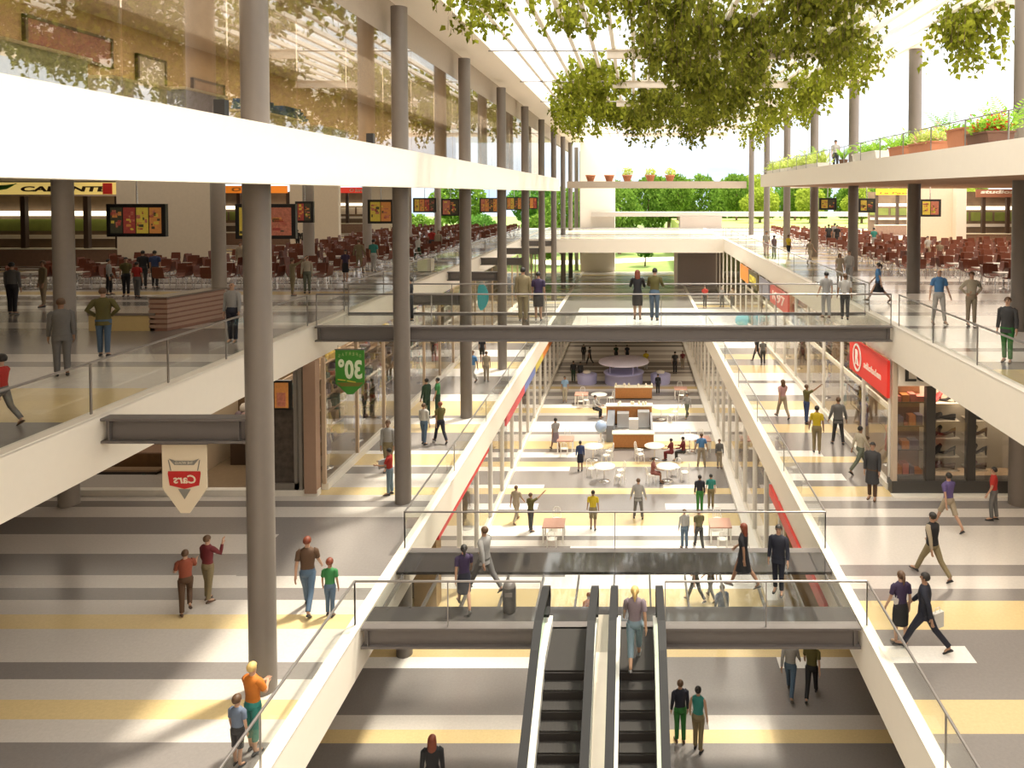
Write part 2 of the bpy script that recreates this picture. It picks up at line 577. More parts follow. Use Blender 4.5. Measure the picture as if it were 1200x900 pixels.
# ---------------------------------------------------------------- storefront on the terrace
k = 0
fw = []
edges = [-4, 5.8] + COLY[:6] + [67]
for i in range(len(edges) - 1):
    mb = MB()
    a, b_ = edges[i], edges[i + 1]
    n = 3
    for j in range(n):
        y0, y1 = a + (b_ - a) * j / n, a + (b_ - a) * (j + 1) / n
        mb.box(-8.02, -8.0, y0 + .012, y1 - .012, L3 + .02, 20.1, 0)
    struct('window_%d' % (i + 1), mb, [FACGL])
MBr = MB().box(-8.35, -8.0, YB, 97, 20.1, ROOF)
struct('wall_storefront_fascia', MBr, mat('fascia_beige', (.40, .34, .28), .6))
struct('ceiling_roof_edge', MB().box(-8.4, -6.3, YB, 97, ROOF, ROOF + .25), WHITE)
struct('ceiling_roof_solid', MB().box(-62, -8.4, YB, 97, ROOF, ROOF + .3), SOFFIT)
struct('ceiling_shop', MB().box(-15.5, -8.35, YB, 67, 20.1, 20.25), mat('shop_ceiling', (.45, .38, .30), .7))
struct('wall_shop_back', MB().box(-15.7, -15.5, YB, 67, L3, 20.1), mat('shop_wall', (.42, .30, .17), .6, noise=.25, scale=.5))
for i, (y0, z0, w, h, col) in enumerate([(9.0, 17.9, 1.6, 1.9, (.05, .04, .04)), (12.0, 17.6, 1.5, 1.0, (.08, .05, .04)), (13.8, 18.3, 1.7, 1.0, (.05, .04, .03)), (16.4, 18.2, .5, 1.1, (.06, .05, .04)),
                                         (17.9, 18.2, .5, 1.1, (.05, .05, .04)), (19.6, 18.7, 3.2, .8, (.22, .06, .05)), (24, 17.5, 1.4, 1.8, (.4, .36, .3)), (27, 17.8, 2, 1.2, (.2, .12, .07)), (31, 17.6, 1.6, 1.6, (.10, .07, .05))]):
    t = thing('wall_display', (-15.4, y0, z0), ['large black photo panel', 'brown photo panel', 'black landscape photo panel', 'narrow dark banner', 'second narrow dark banner', 'long red picture panel',
                                              'pale square panel', 'tan picture panel', 'dark square picture panel'][i] + ' on the shop wall behind the upper storefront', 'display', 'displays on the upper shop wall')
    MB().box(-15.5, -15.42, y0, y0 + w, z0, z0 + h).build('panel', mat('wall_panel_%d' % i, col, .4, noise=.5, scale=5), t)
    mb = MB()
    for a in (0, 1):
        mb.box(-15.5, -15.39, y0 - .04 + a * w, y0 + .04 + a * w, z0 - .04, z0 + h + .04)
        mb.box(-15.5, -15.39, y0 - .04, y0 + w + .04, z0 - .04 + a * h, z0 + .04 + a * h)
    mb.build('frame', DARKW, t)
for i, (y0, w, h, col, nm) in enumerate([(9.6, 1.3, .9, (.05, .12, .13), 'dark green speckled'), (11.2, 1.8, 1.0, (.45, .5, .38), 'white and green striped'), (13.6, 1.6, .8, (.75, .72, .68), 'white'), (15.8, 1.5, .9, (.35, .38, .55), 'lilac blue'),
                                      (18.6, 2.6, .75, (.62, .54, .44), 'cream patterned'), (22.4, 2.4, .7, (.7, .64, .55), 'pale stone')]):
    t = thing('display_counter', (-9.6, y0, L3), nm + ' display counter standing behind the upper storefront glass', 'counter', 'display counters behind the upper storefront')
    MB().box(-10.0, -9.2, y0, y0 + w, L3, L3 + h).build('body', mat('counter_%d' % i, col, .4, noise=.6, scale=11), t)
    MB().box(-10.05, -9.15, y0 - .05, y0 + w + .05, L3 + h, L3 + h + .05).build('top', CREAM, t)
for i, (y, dz) in enumerate([(16.8, .8), (19.0, .8), (20.6, .8)]):
    mb = MB()
    for j in range(4):
        mb.box(-9.95 + .02 * j, -9.25 - .03 * j, y, y + 1.3 - .1 * j, L3 + dz + .08 * j - (0 if i else -.15), L3 + dz + .08 * j + .07 - (0 if i else -.15))
    if i: mb.build('reflected_clutter', mat('clutter_blue', (.03, .09, .32), .8, noise=.3), label=['', 'added blue stack for reflected clutter on the cream patterned display counter', 'second added blue stack for reflected clutter at the end of the cream counter'][i], cat='cloth', group='blue cloth')  # added stacks stand in for blue clutter reflected in the storefront glass
for (px, py0, py1, lab) in ((261, 117, 138, 'small black floodlight box on the white slab edge beside the first column'), (435, 157, 170, 'small black floodlight box further along the white slab edge')):
    p = at(px, py1, L3)
    q = Vector((-6.75, FL * 6.75 / (CX - px), L3))
    t = thing('floodlight', q, lab, 'floodlight', 'floodlights on the slab edge')
    mb = MB().box(q.x - .09, q.x + .09, q.y - .07, q.y + .07, L3 + .04, L3 + .30)
    mb.build('housing', BLACK, t)
    MB().box(q.x - .05, q.x + .05, q.y - .04, q.y + .04, L3, L3 + .045).build('bracket', STEEL, t)

# ---------------------------------------------------------------- roof: beams, louvres, skylight
for i, y in enumerate(COLY[2:8]):
    mb = MB()
    mb.prism([(y - .12, 20.9), (y + .12, 20.9), (y + .12, ROOF), (y - .12, ROOF)], 'x', -1.2, 9.8)
    mb.box(-1.2, 9.8, y - .2, y + .2, ROOF - .06, ROOF)
    mb.build('roof_beam', mat('roof_white', (.72, .64, .55), .6), label='%s pale cross beam carrying the louvred roof, counted inward' % ORD[i], cat='beam', group='roof cross beams')
lm = MB().box(-.085, .085, 0, 90, 0, .17).mesh('roof_louvre', mat('louvre_white', (.86, .82, .75), .5))
for i in range(21):
    o = bpy.data.objects.new('roof_louvre', lm)
    C.objects.link(o)
    o.location = (-5.2 + .86 * i, -2, ROOF)
    tag(o, '%s long pale roof louvre, counted from the storefront fascia' % ORD[i], 'louvre', 'roof louvres')
for i, y in enumerate(COLY[1:8]):
    MB().tube([(-6.4, y, ROOF - .06), (-1.2, y, ROOF - .06)], .035, 8).build('roof_tie_rod', RAILM, label='%s thin steel tie rod between white roof edge and cross beam, counted inward' % ORD[i], cat='rod', group='roof tie rods')
struct('trim_roof_edge_beam', MB().box(12.0, 12.9, -2, 90, ROOF - .02, ROOF + .3), WHITE)
mb = MB()
for j in range(11):
    mb.box(-6.25, 12.3, -2.1 + 8.2 * j, -2.1 + 8.2 * j + 8.12, ROOF + 1.5, ROOF + 1.52)
struct('window_20', mb, glass('roof_glass', .03, (.97, .98, .98), edge=.2))

# ---------------------------------------------------------------- enclosure behind the viewpoint
INW = mat('inner_wall', (.55, .46, .36), .8)
struct('wall_near', MB().box(-62, 62, YB - .4, YB, 0, ROOF + .3), INW)
struct('wall_gallery_outer_column_side', MB().box(-45.3, -45, YB, YF, L1, L2 - 1.12), INW)
struct('wall_gallery_outer_shoe_side', MB().box(45, 45.3, YB, YF, L1, L2 - 1.15), INW)
struct('wall_ground_outer_shoe_side', MB().box(24, 24.3, YB, YF, 0, L1 - 1.1), INW)
struct('wall_ground_outer_column_side', MB().box(-24.3, -24, YB, YF, 0, L1 - 1.03), INW)

# ---------------------------------------------------------------- piers and far end
struct('wall_pier_white', MB().box(-6.8, -2.45, 97.1, 100, 0, ROOF + 2), WHITE)
GREYW = mat('far_block_grey', (.38, .33, .29), .7)
struct('wall_far_block', MB().box(5.7, 10.9, 95.2, 98, L2, 12.05), GREYW)
struct('trim_far_parapet', MB().box(-5.3, 31, 95.5, 98, 12.05, 12.6), mat('parapet_grey', (.47, .43, .38), .7))
struct('wall_far_store', MB().box(4.7, 9.4, 82, 90, L1, L2 - 1.3), mat('far_store', (.30, .25, .23), .5))
struct('trim_far_mullion', MB().box(4.3, 4.65, 82, 82.4, L1, L2 - 1.3), WHITE)
struct('wall_ground_far', MB().box(-24, 24, 99.5, 100, 0, L1 - .1), SOFFIT)
# ---------------------------------------------------------------- outdoors
lawn = mat('lawn_green', (.15, .23, .05), .9, noise=.4, scale=.6)
struct('ground_lawn', MB().box(-150, 150, YF, 330, 4.5, 4.95), lawn)
struct('ground_lawn_bank', MB().box(6.5, 110, 99, 135, 4.95, 10.5), mat('bank_green', (.28, .34, .07), .9, noise=.4, scale=.5))
mb = MB()
N = 24
pts = [(-14 + 40 * i / N, 106.5 + 9 * math.sin(i / N * 2.2) ** 2) for i in range(N + 1)]
mb.add([(x, y, 4.97) for x, y in pts] + [(x, y + 7, 4.97) for x, y in pts], [(i, i + 1, i + N + 2, i + N + 1) for i in range(N)])
mb.build('garden_path', mat('path_pale', (.80, .77, .72), .8), kind='structure')

LV = [leafmat('leaf_fresh', (.08, .17, .022), (.19, .31, .05)), leafmat('leaf_sunlit_tint', (.22, .30, .035), (.36, .43, .07)), leafmat('leaf_dark', (.06, .16, .03), (.14, .30, .05))]  # the yellower middle copy has sunlight put into its green
BARK = mat('bark', (.16, .10, .06), .9)


def leaf_cloud(n, rx, ry, rz, size, seed, shell=.55):
    r = random.Random(seed)
    mb = MB()
    vs, fs = [], []
    for i in range(n):
        while True:
            x, y, z = r.uniform(-1, 1), r.uniform(-1, 1), r.uniform(-1, 1)
            d = math.sqrt(x * x + y * y + z * z)
            if shell < d * (1 + .18 * math.sin(5 * x + seed) * math.sin(4 * z + 2)) < 1:
                break
        c = Vector((x * rx, y * ry, z * rz))
        a = Vector((r.gauss(0, 1), r.gauss(0, 1), r.gauss(0, 1))).normalized()
        b = a.cross(Vector((r.gauss(0, 1), r.gauss(0, 1), r.gauss(0, 1)))).normalized()
        s = size * r.uniform(.6, 1.3)
        o = len(vs)
        vs += [c - a * s, c + b * s * .5, c + a * s, c - b * s * .5]
        fs.append((o, o + 1, o + 2, o + 3))
    mb.add(vs, fs)
    return mb


crowns = [leaf_cloud(2600, 4.2, 3.2, 3.4, .36, k) for k in (1, 2, 3)]
cm = [[c.mesh('crown', LV[j]) for j in range(3)] for c in crowns]
TR = MB()
TR.tube([(0, 0, 0), (.1, 0, 2), (0, .1, 4.2), (.1, 0, 6)], [.3, .24, .2, .1], 8)
TR.tube([(0, 0, 3), (1.2, .3, 5)], [.14, .06], 6)
TR.tube([(0, 0, 3.4), (-1.1, -.2, 5.4)], [.14, .06], 6)
trm = TR.mesh('trunk', BARK)


def tree(x, y, z, s, j, k, label, ch=5.2, sz=1.0, group='trees beyond the far end'):
    t = thing('tree', (x, y, z), label, 'tree', group)
    t.scale = (s, s, s * sz)
    o = bpy.data.objects.new('crown', cm[k][j]); C.objects.link(o); o.parent = t; o.location = (0, 0, ch); o.rotation_euler = (0, 0, x)
    o = bpy.data.objects.new('trunk', trm); C.objects.link(o); o.parent = t
    return t


for i in range(8):
    tree(-12 + i * 9.6, 126, 4.95 if i < 2 else 10.5, 1.0 if i < 2 else .7, 0, i % 3, '%s bright green tree in the front of the hedgerow past the far slab' % ORD[i], 5.0, sz=1.3, group='front hedgerow trees')
    tree(-7 + i * 9.6, 140, 4.95, 1.1, 0 if i % 3 else 1, (i + 1) % 3, '%s bright green tree in the rear of the hedgerow past the far slab' % ORD[i], 5.6, sz=1.35, group='rear hedgerow trees')
for i in range(6):
    tree(19 + i * 7.4, 116 - i, 10.5, .7, 1, (i + 1) % 3, '%s sunny yellow green tree on the grass bank, counted away from the atrium' % ORD[i], 4.2, group='trees on the grass bank')
for i in range(8):
    tree(-40 + i * 16, 176 + (i * 7) % 9, 4.95, 1.62, 2 if i % 2 else 0, i % 3, '%s tall distant tree behind the hedgerow' % ORD[i], 5.2, group='distant trees')
tree(1.5, 105, 4.95, .42, 2, 1, 'small dark tree on the lawn under the far slab', 6.4)
for i in range(5):
    tree(-13 - i * 8.8, 106 + i * 2, 4.95, .9, 2 if i % 2 else 0, i % 3, '%s leafy tree outside beyond the column row' % ORD[i], 4.4, group='trees outside the column row')
# ---------------------------------------------------------------- escalators
YT = yrow(786, L1)
TREAD, RISE, NST = .33, .1923, 26
YBOT = YT - TREAD * NST


def path_z(y):
    if y >= YT: return L1
    if y <= YBOT: return L0
    return L1 - (YT - y) / (YT - YBOT) * (L1 - L0)


def band(y_top, y_bot, lo, hi):
    """side profile polygon (y,z) following the incline between two heights above the steps"""
    ys = [y_top, YT + .15, YT - .45, YBOT + .3, YBOT - .25, y_bot]
    def z(y): return path_z(y)
    zs = [z(ys[0]), z(YT), z(ys[2]), z(ys[3]), z(YBOT), z(ys[5])]
    return [(y, q + lo) for y, q in zip(ys, zs)] + [(y, q + hi) for y, q in reversed(list(zip(ys, zs)))]


SKIRT = mat('skirt_white', (.74, .72, .68), .25)
STEPM = mat('step_grey', (.035, .032, .03), .7, spec=.2)
RISEM = mat('step_riser', (.022, .018, .017), .6)
BELT = mat('handrail_belt', (.016, .016, .017), .6, spec=.25)
ESG = glass('escalator_glass', .05, (.80, .93, .82))


def escalator(xa, xb, xra, xrb, label):
    t = thing('escalator', ((xa + xb) / 2, YT, 0), label, 'escalator', 'escalators')
    MB().prism(band(17.42, 5.6, -.75, -.24), 'x', xa - .15, xb + .15).build('truss', STEEL, t)
    MB().box(xa, xb, YT + .02, 17.42, L1 - .2, L1).build('landing_plate', STEPM, t)
    MB().box(xa, xb, 5.6, YBOT, -.02, .02).build('landing_plate', STEPM, t)
    for i in range(NST):
        y1 = YT - TREAD * i
        z1 = L1 - RISE * (i + 1)
        mb = MB()
        mb.box(xa + .01, xb - .01, y1 - TREAD, y1 + .0, z1 - .03, z1, 0)
        for j in range(12):
            xx = xa + .03 + (xb - xa - .06) * j / 11
            mb.box(xx - .012, xx + .012, y1 - TREAD, y1, z1, z1 + .006, 0)
        mb.box(xa + .01, xb - .01, y1 - .02, y1, z1, z1 + RISE - .035, 1)
        mb.build('step', [STEPM, RISEM], t)
    for x, s in ((xra, 1), (xrb, -1)):
        inner = xa if s == 1 else xb
        MB().prism(band(17.5, 5.5, -.24, .22), 'x', min(x - s * .08, inner - s * .005), max(x - s * .08, inner - s * .005)).build('skirt', SKIRT, t)
        MB().prism(band(17.35, 5.6, .22, .90), 'x', x - .012, x + .012).build('balustrade_panel', ESG, t)
        pts = []
        for y, h in ((17.25, .35), (17.5, .42), (17.62, .62), (17.55, .86), (17.3, .95)):
            pts.append((x, y, L1 + h))
        pts += [(x, YT + .15, L1 + .95), (x, YT - .45, path_z(YT - .45) + .95), (x, YBOT + .3, path_z(YBOT + .3) + .95), (x, YBOT - .25, .95), (x, 5.5, .95), (x, 5.25, .86), (x, 5.2, .6), (x, 5.4, .4)]
        rs = []
        for i, p in enumerate(pts):
            a, b = Vector(pts[max(i - 1, 0)]), Vector(pts[min(i + 1, len(pts) - 1)])
            d = (b - a).normalized()
            n = Vector((1, 0, 0)).cross(d).normalized()
            rs.append([Vector(p) + Vector((sx * .085, 0, 0)) + n * sz * .04 for sx, sz in ((-1, -1), (1, -1), (1, 1), (-1, 1))])
        MB().rings(rs, smooth=False).build('handrail', BELT, t)
    return t


escalator(-1.87, -1.03, -2.02, -.90, 'escalator without riders, beside the green tinted glass panel')
escalator(-.30, .43, -.45, .58, 'escalator carrying the blonde woman up to the footbridge')
MB().prism(band(17.4, 5.5, -.1, .30), 'x', -.815, -.535).build('escalator_deck', mat('brushed_deck', (.52, .46, .38), .3, metal=.4), label='brushed metal deck strip between the two escalators', cat='deck')
# litter bin on the footbridge
p = at(597, 716, L1)
t = thing('litter_bin', p, 'dark litter bin with a domed top standing on the lower footbridge', 'bin')
MB().lathe([(.15, 0), (.16, .02), (.16, .58), (.15, .6)], 18, p).build('body', BLACK, t)
MB().lathe([(.155, .6), (.14, .66), (.09, .72), (.02, .74)], 18, p).build('lid', STEEL, t)
MB().box(p.x - .09, p.x + .09, p.y - .17, p.y - .15, .42 + L1, .52 + L1).build('opening', STEEL, t)

# ---------------------------------------------------------------- shops along the galleries
GOODS = [mat('goods_%d' % i, c, .6, noise=.3) for i, c in enumerate([(.42, .30, .18), (.55, .42, .12), (.14, .10, .12), (.45, .14, .10), (.62, .58, .52), (.22, .20, .32), (.10, .16, .13), (.33, .22, .2)])]
SHELFM = mat('shelf_beige', (.36, .26, .17), .6)
CLOTH = [mat('garment_%d' % i, c, .85, noise=.15) for i, c in enumerate([(.5, .38, .1), (.16, .12, .14), (.5, .16, .13), (.66, .6, .52), (.24, .22, .36), (.3, .22, .16), (.13, .2, .17)])]


def shelf_unit(x, y, z, w, h, seed, face, label, group):
    """tall open display unit facing along x (face=+1 looks toward +x)"""
    r = random.Random(seed)
    t = thing('display_shelf', (x, y, z), label, 'shelf', group)
    d = .45
    a, b = (x - d, x) if face > 0 else (x, x + d)
    mb = MB()
    mb.box(a, b, y, y + .05, z, z + h)
    mb.box(a, b, y + w - .05, y + w, z, z + h)
    bx = a if face > 0 else b
    mb.box(bx - .02, bx + .02, y, y + w, z, z + h)
    fr = mb.build('frame', SHELFM, t)
    n = 6
    for k in range(n):
        MB().box(a, b, y + .05, y + w - .05, z + h * k / n + .05, z + h * k / n + .09).build('shelf', SHELFM, fr)
    g = MB()
    for k in range(n):
        yy = y + .1
        while yy < y + w - .25:
            ww = r.uniform(.1, .34)
            hh = r.uniform(.25, .9) * (h / n - .12)
            c = r.randrange(len(GOODS))
            zz = z + h * k / n + .09
            if r.random() < .5:
                g.box(a + .06, b - .04, yy, yy + ww, zz, zz + hh, c)
            else:
                g.lathe([(ww * .45, 0), (ww * .5, hh * .4), (ww * .3, hh * .8), (ww * .32, hh)], 8, ((a + b) / 2, yy + ww / 2, zz), c)
            yy += ww + r.uniform(.02, .14)
    g.build('merchandise', GOODS, t, kind='stuff')
    return t


def mannequin_mesh():
    mb = MB()
    mb.lathe([(.05, .86), (.15, .9), (.17, .98), (.13, 1.12), (.17, 1.3), (.19, 1.42), (.08, 1.48), (.05, 1.56), (.085, 1.66), (.08, 1.74), (.03, 1.8)], 12, sy=.7)
    for s in (-1, 1):
        mb.tube([(s * .09, 0, .92), (s * .1, .02, .5), (s * .1, 0, .06)], [.085, .06, .045], 8)
        mb.tube([(s * .2, 0, 1.4), (s * .27, .02, 1.12), (s * .25, .1, .86)], [.055, .045, .03], 8)
    return mb


MANN = mannequin_mesh().mesh('figure', mat('mannequin_skin', (.62, .55, .46), .5))
GARM = MB().lathe([(.21, .55), (.19, .95), (.145, 1.12), (.185, 1.3), (.20, 1.42), (.09, 1.49)], 14, sy=.75)
GM = [GARM.mesh('garment', c) for c in CLOTH]
BASEM = MB().lathe([(.24, 0), (.24, .03), (.02, .04)], 16).mesh('stand', CHROME)


def mannequin(x, y, z, k, rz, label, group):
    t = thing('mannequin', (x, y, z), label, 'mannequin', group, rz)
    for nm, me in (('figure', MANN), ('garment', GM[k % len(GM)]), ('stand', BASEM)):
        o = bpy.data.objects.new(nm, me); C.objects.link(o); o.parent = t


def arcade(xg, side, z, ztop, y0, y1, depth, bay, seed, where, win0, front=True, postm=WPOST):
    """glazed shopfront along the atrium. side=-1: shop lies to -x of the glass line xg"""
    xb = xg + side * depth
    n = round((y1 - y0) / bay)
    pw = .09 if z == L0 else .06
    dy = (y1 - y0) / n
    gl, sill, tr = MB(), MB(), MB()
    for i in range(n):
        gl.box(xg - .01, xg + .01, y0 + dy * i + .05, y0 + dy * (i + 1) - .05, z + .22, ztop - .02)
    struct('window_%d' % win0, gl, [SHOPGL])
    sill.box(xg - .12 if side > 0 else xg - .1, xg + .1 if side > 0 else xg + .12, y0, y1, z, z + .22)
    struct('trim_%d' % win0, sill, mat('sill_white', (.80, .76, .68), .5))
    for i in range(n + 1):
        y = y0 + dy * i
        MB().box(xg - pw, xg + pw, y - pw * .85, y + pw * .85, z + .22, ztop).build('shopfront_post', postm, label='%s upright of the glazed shopfronts %s' % (ORD[i], where), cat='post', group='shopfront posts ' + where)
    struct('wall_shop_' + str(win0), MB().box(xb - .1, xb + .1, y0, y1, z, ztop), mat('shop_wall_%d' % win0, (.50, .40, .28), .7, noise=.3, scale=.4))
    return dy


# column side, first floor
ZC = L2 - 1.12
arcade(-10.42, -1, L1, ZC, 25.6, 90, 5.0, 3.0, 1, 'on the column side gallery', 21, postm=mat('post_tan', (.55, .42, .30), .5))
for i in range(8):
    shelf_unit(-11.75 - (i % 2) * .25, 25.8 + 3.1 * i, L1 + .02, 3.0, 3.9 if i % 2 else 3.5, 50 + i, 1, '%s display shelf of mixed goods behind the column side shop glass' % ORD[i], 'shelves in the column side shops')
struct('floor_shop_column_side', MB().box(-15.3, -10.55, 25.6, 90, L1, L1 + .02), mat('shop_floor', (.26, .19, .12), .35, noise=.2))
for i in range(7):
    mannequin(-11.15, 27.6 + 3.1 * i, L1 + .02, i * 3 + 1, -PI / 2, '%s dressed mannequin behind the column side shop glass' % ORD[i], 'mannequins in the column side shops')
# shoe side, first floor
arcade(8.62, 1, L1, ZC, 25.6, 80, 5.0, 3.0, 2, 'on the shoe side gallery', 22)
for i in range(8):
    shelf_unit(10.2 + (i % 2) * .4, 26.9 + 3.1 * i, L1 + .02, 2.9, 3.0 if i % 2 else 3.5, 80 + i, -1, '%s display shelf of mixed goods behind the shoe side shop glass' % ORD[i], 'shelves in the shoe side shops')
struct('floor_shop_shoe_side', MB().box(8.75, 13.5, 26.6, 80, L1, L1 + .02), _M['shop_floor'])
for i in range(7):
    mannequin(9.35, 27.9 + 3.1 * i, L1 + .02, i * 2 + 2, PI / 2, '%s dressed mannequin behind the shoe side shop glass' % ORD[i], 'mannequins in the shoe side shops')
struct('trim_24', MB().box(8.7, 8.78, 25.4, 60, L1 + 2.55, L1 + 2.75), mat('light_rail', (.85, .78, .62), .4))
# ground floor, both sides
struct('trim_33', MB().box(4.84, 5.22, 27.5, 84, L0, L0 + .2), mat('sill_bright', (.86, .84, .80), .5))
arcade(5.32, 1, L0, L1 - 1.1, 27.5, 84, 5.0, 3.0, 3, 'on the ground floor under the shoe side gallery', 25)
arcade(-6.55, -1, L0, L1 - 1.03, 28.5, 84, 5.0, 3.0, 4, 'on the ground floor under the column side gallery', 26)
BR = mat('brown_panel', (.34, .22, .10), .5, noise=.15)
struct('wall_ground_store_end', MB().box(5.4, 12, 27.0, 27.3, L0, L1 - 1.1), BR)
struct('wall_ground_store_end_column_side', MB().box(-7.9, -7.1, 27.2, 27.9, L0, 2.9), BR)
struct('wall_ground_store_front', MB().box(-14, -7.9, 28.0, 28.3, L0, L1 - 1.03), DARKW)
for i in range(5):
    shelf_unit(6.8, 29 + 5.2 * i, L0, 2.5, 2.4, 120 + i, -1, '%s display shelf behind the ground floor glass under the shoe side gallery' % ORD[i], 'shelves in the ground floor shops')
# shop end walls facing the escalators
struct('trim_27', MB().box(-40, -10.42, 25.05, 25.3, L1, L1 + .2), mat('sill_white', (.8, .76, .68)))
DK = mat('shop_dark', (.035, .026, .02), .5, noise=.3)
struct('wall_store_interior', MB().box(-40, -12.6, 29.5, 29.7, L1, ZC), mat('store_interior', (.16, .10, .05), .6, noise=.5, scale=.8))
PINK = mat('pink_brown', (.36, .23, .16), .55)
struct('wall_store_corner', MB().box(-10.85, -10.45, 25.0, 25.35, L1 + .1, ZC), PINK)
t = thing('menu_board', (-12, 25.1, L1), 'tall dark illustrated board with a lit menu screen at the shop corner', 'board')
MB().box(-12.6, -11.22, 25.12, 25.2, L1 + .2, L1 + 2.9).build('board', mat('board_print', (.075, .058, .045), .35, noise=.9, scale=5), t)
mb = MB()
for x in (-11.15, -10.98): mb.box(x - .05, x + .05, 25.05, 25.25, L1 + .2, ZC)
mb.box(-12.7, -11.1, 25.05, 25.2, L1 + .2, L1 + .42)
mb.build('frame', mat('frame_grey', (.22, .19, .16), .5), t)
mb = MB().box(-12.7, -11.25, 25.0, 25.12, L1 + 2.88, L1 + 3.85, 0)
mb.box(-12.62, -12.33, 24.985, 25.0, L1 + 2.95, L1 + 3.78, 1)
mb.box(-12.28, -11.83, 24.985, 25.0, L1 + 2.95, L1 + 3.78, 2)
mb.box(-11.78, -11.33, 24.985, 25.0, L1 + 2.95, L1 + 3.78, 3)
mb.box(-12.2, -11.9, 24.975, 24.985, L1 + 3.1, L1 + 3.4, 1)
mb.box(-11.7, -11.42, 24.975, 24.985, L1 + 3.0, L1 + 3.45, 4)
SCR = [mat('screen_red', (.28, .05, .035), .3, emit=.16, noise=.5, scale=14), mat('screen_yellow', (.50, .36, .05), .3, emit=.16, noise=.3, scale=14), mat('screen_orange', (.48, .19, .05), .3, emit=.16, noise=.3, scale=14),
       mat('screen_dark', (.05, .045, .025), .3, emit=.16, noise=.5, scale=14), mat('screen_food', (.36, .12, .07), .3, emit=.16, noise=.7, scale=14)]
mb.build('screen', [BLACK] + SCR[:3] + [SCR[4]], t)
# dark sign cabinet deep under the slab
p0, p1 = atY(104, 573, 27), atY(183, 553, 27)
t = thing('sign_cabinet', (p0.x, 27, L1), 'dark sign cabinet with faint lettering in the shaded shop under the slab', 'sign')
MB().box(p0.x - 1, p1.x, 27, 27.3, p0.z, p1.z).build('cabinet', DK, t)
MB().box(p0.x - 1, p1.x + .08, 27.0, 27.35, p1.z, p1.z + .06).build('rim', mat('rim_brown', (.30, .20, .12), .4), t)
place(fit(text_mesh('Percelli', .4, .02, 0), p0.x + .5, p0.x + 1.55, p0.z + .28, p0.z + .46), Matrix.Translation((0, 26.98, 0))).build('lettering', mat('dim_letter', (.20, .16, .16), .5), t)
MB().sphere((p1.x - .42, 26.98, p0.z + .34), .2, sy=.1).build('emblem', mat('teal_dim', (.08, .17, .15), .4), t)
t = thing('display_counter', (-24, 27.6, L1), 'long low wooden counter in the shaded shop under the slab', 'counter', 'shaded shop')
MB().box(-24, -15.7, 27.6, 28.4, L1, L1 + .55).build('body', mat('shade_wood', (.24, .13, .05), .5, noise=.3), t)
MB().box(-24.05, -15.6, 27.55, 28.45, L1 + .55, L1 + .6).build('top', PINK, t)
t = thing('goods_heap', (-14.2, 28.2, L1), 'heap of pale round goods on a shelf in the shaded shop beside the first column', 'goods')
mb = MB()
rr = random.Random(5)
for i in range(26):
    mb.sphere((-14.6 + rr.uniform(0, 2.0), 28.0 + rr.uniform(0, .7), L1 + 1.55 + rr.uniform(0, .8)), rr.uniform(.1, .2), 8, 5, i % 3)
mb.build('goods', [GOODS[4], GOODS[2], GOODS[7]], t, kind='stuff')
MB().box(-14.8, -12.4, 27.9, 28.9, L1, L1 + 1.5).build('stand', DARKW, t)

# shoe shop end wall
YS = 25.2
struct('wall_shoe_shop_fascia', MB().box(8.7, 40, YS, YS + .3, L1 + 3.62, ZC), WHITE)
struct('wall_shoe_shop_base', MB().box(8.55, 40, YS - .02, YS + .5, L1, L1 + .45), mat('base_dark', (.06, .055, .05), .3))
struct('trim_28', MB().box(8.5, 40, YS - .3, YS - .02, L1, L1 + .05), mat('sill_white', (.8, .76, .68)))
struct('wall_shoe_shop_back', MB().box(8.8, 40, YS + 1.2, YS + 1.3, L1 + .45, L1 + 3.62), mat('display_cream', (.62, .55, .44), .6))
for i, (xa, xb) in enumerate(((9.68, 9.98), (11.05, 11.32), (12.9, 13.2), (14.6, 14.9))):
    MB().box(xa, xb, YS, YS + .25, L1 + .45, L1 + 3.62).build('window_post', mat('post_dark', (.05, .045, .04), .4), label='%s dark upright between the shoe shop display windows' % ORD[i], cat='post', group='shoe shop uprights')
struct('wall_shoe_shop_corner', MB().box(8.56, 8.72, YS, YS + .2, L1 + .45, ZC), mat('corner_tan', (.50, .40, .30), .5))
t = thing('display_case', (8.75, YS, L1), 'dark brown display case of folded goods at the shoe shop corner', 'display case')
MB().box(8.72, 9.7, YS + .7, YS + .85, L1 + .45, L1 + 3.62).build('back', mat('case_brown', (.17, .07, .03), .4, noise=.5, scale=3), t)
mb = MB()
for z in (.55, 1.4, 2.2, 3.0): mb.box(8.72, 9.7, YS + .3, YS + .85, L1 + z - .03, L1 + z)
mb.build('shelf', DARKW, t)
mb = MB()
rr = random.Random(11)
for z in (.55, 1.4, 2.2, 3.0):
    x = 8.8
    while x < 9.5:
        w = rr.uniform(.12, .3)
        mb.box(x, x + w, YS + .35, YS + .7, L1 + z, L1 + z + rr.uniform(.08, .4), rr.randrange(3))
        x += w + .03
mb.build('merchandise', [GOODS[3], mat('amber_goods', (.45, .16, .04), .5), GOODS[2]], t, kind='stuff')
place(fit(text_mesh('Lo', .6, .04, 0, bold=.01), 8.95, 9.75, L1 + 3.78, L1 + 4.2), Matrix.Translation((0, YS - .02, 0))).build('sign_lettering', mat('ink', (.03, .03, .03), .5), label='black letters on the white fascia over the shoe display', cat='sign')
struct('window_30', MB().box(8.72, 40, YS + .05, YS + .07, L1 + .45, L1 + 3.62), [SHOPGL])


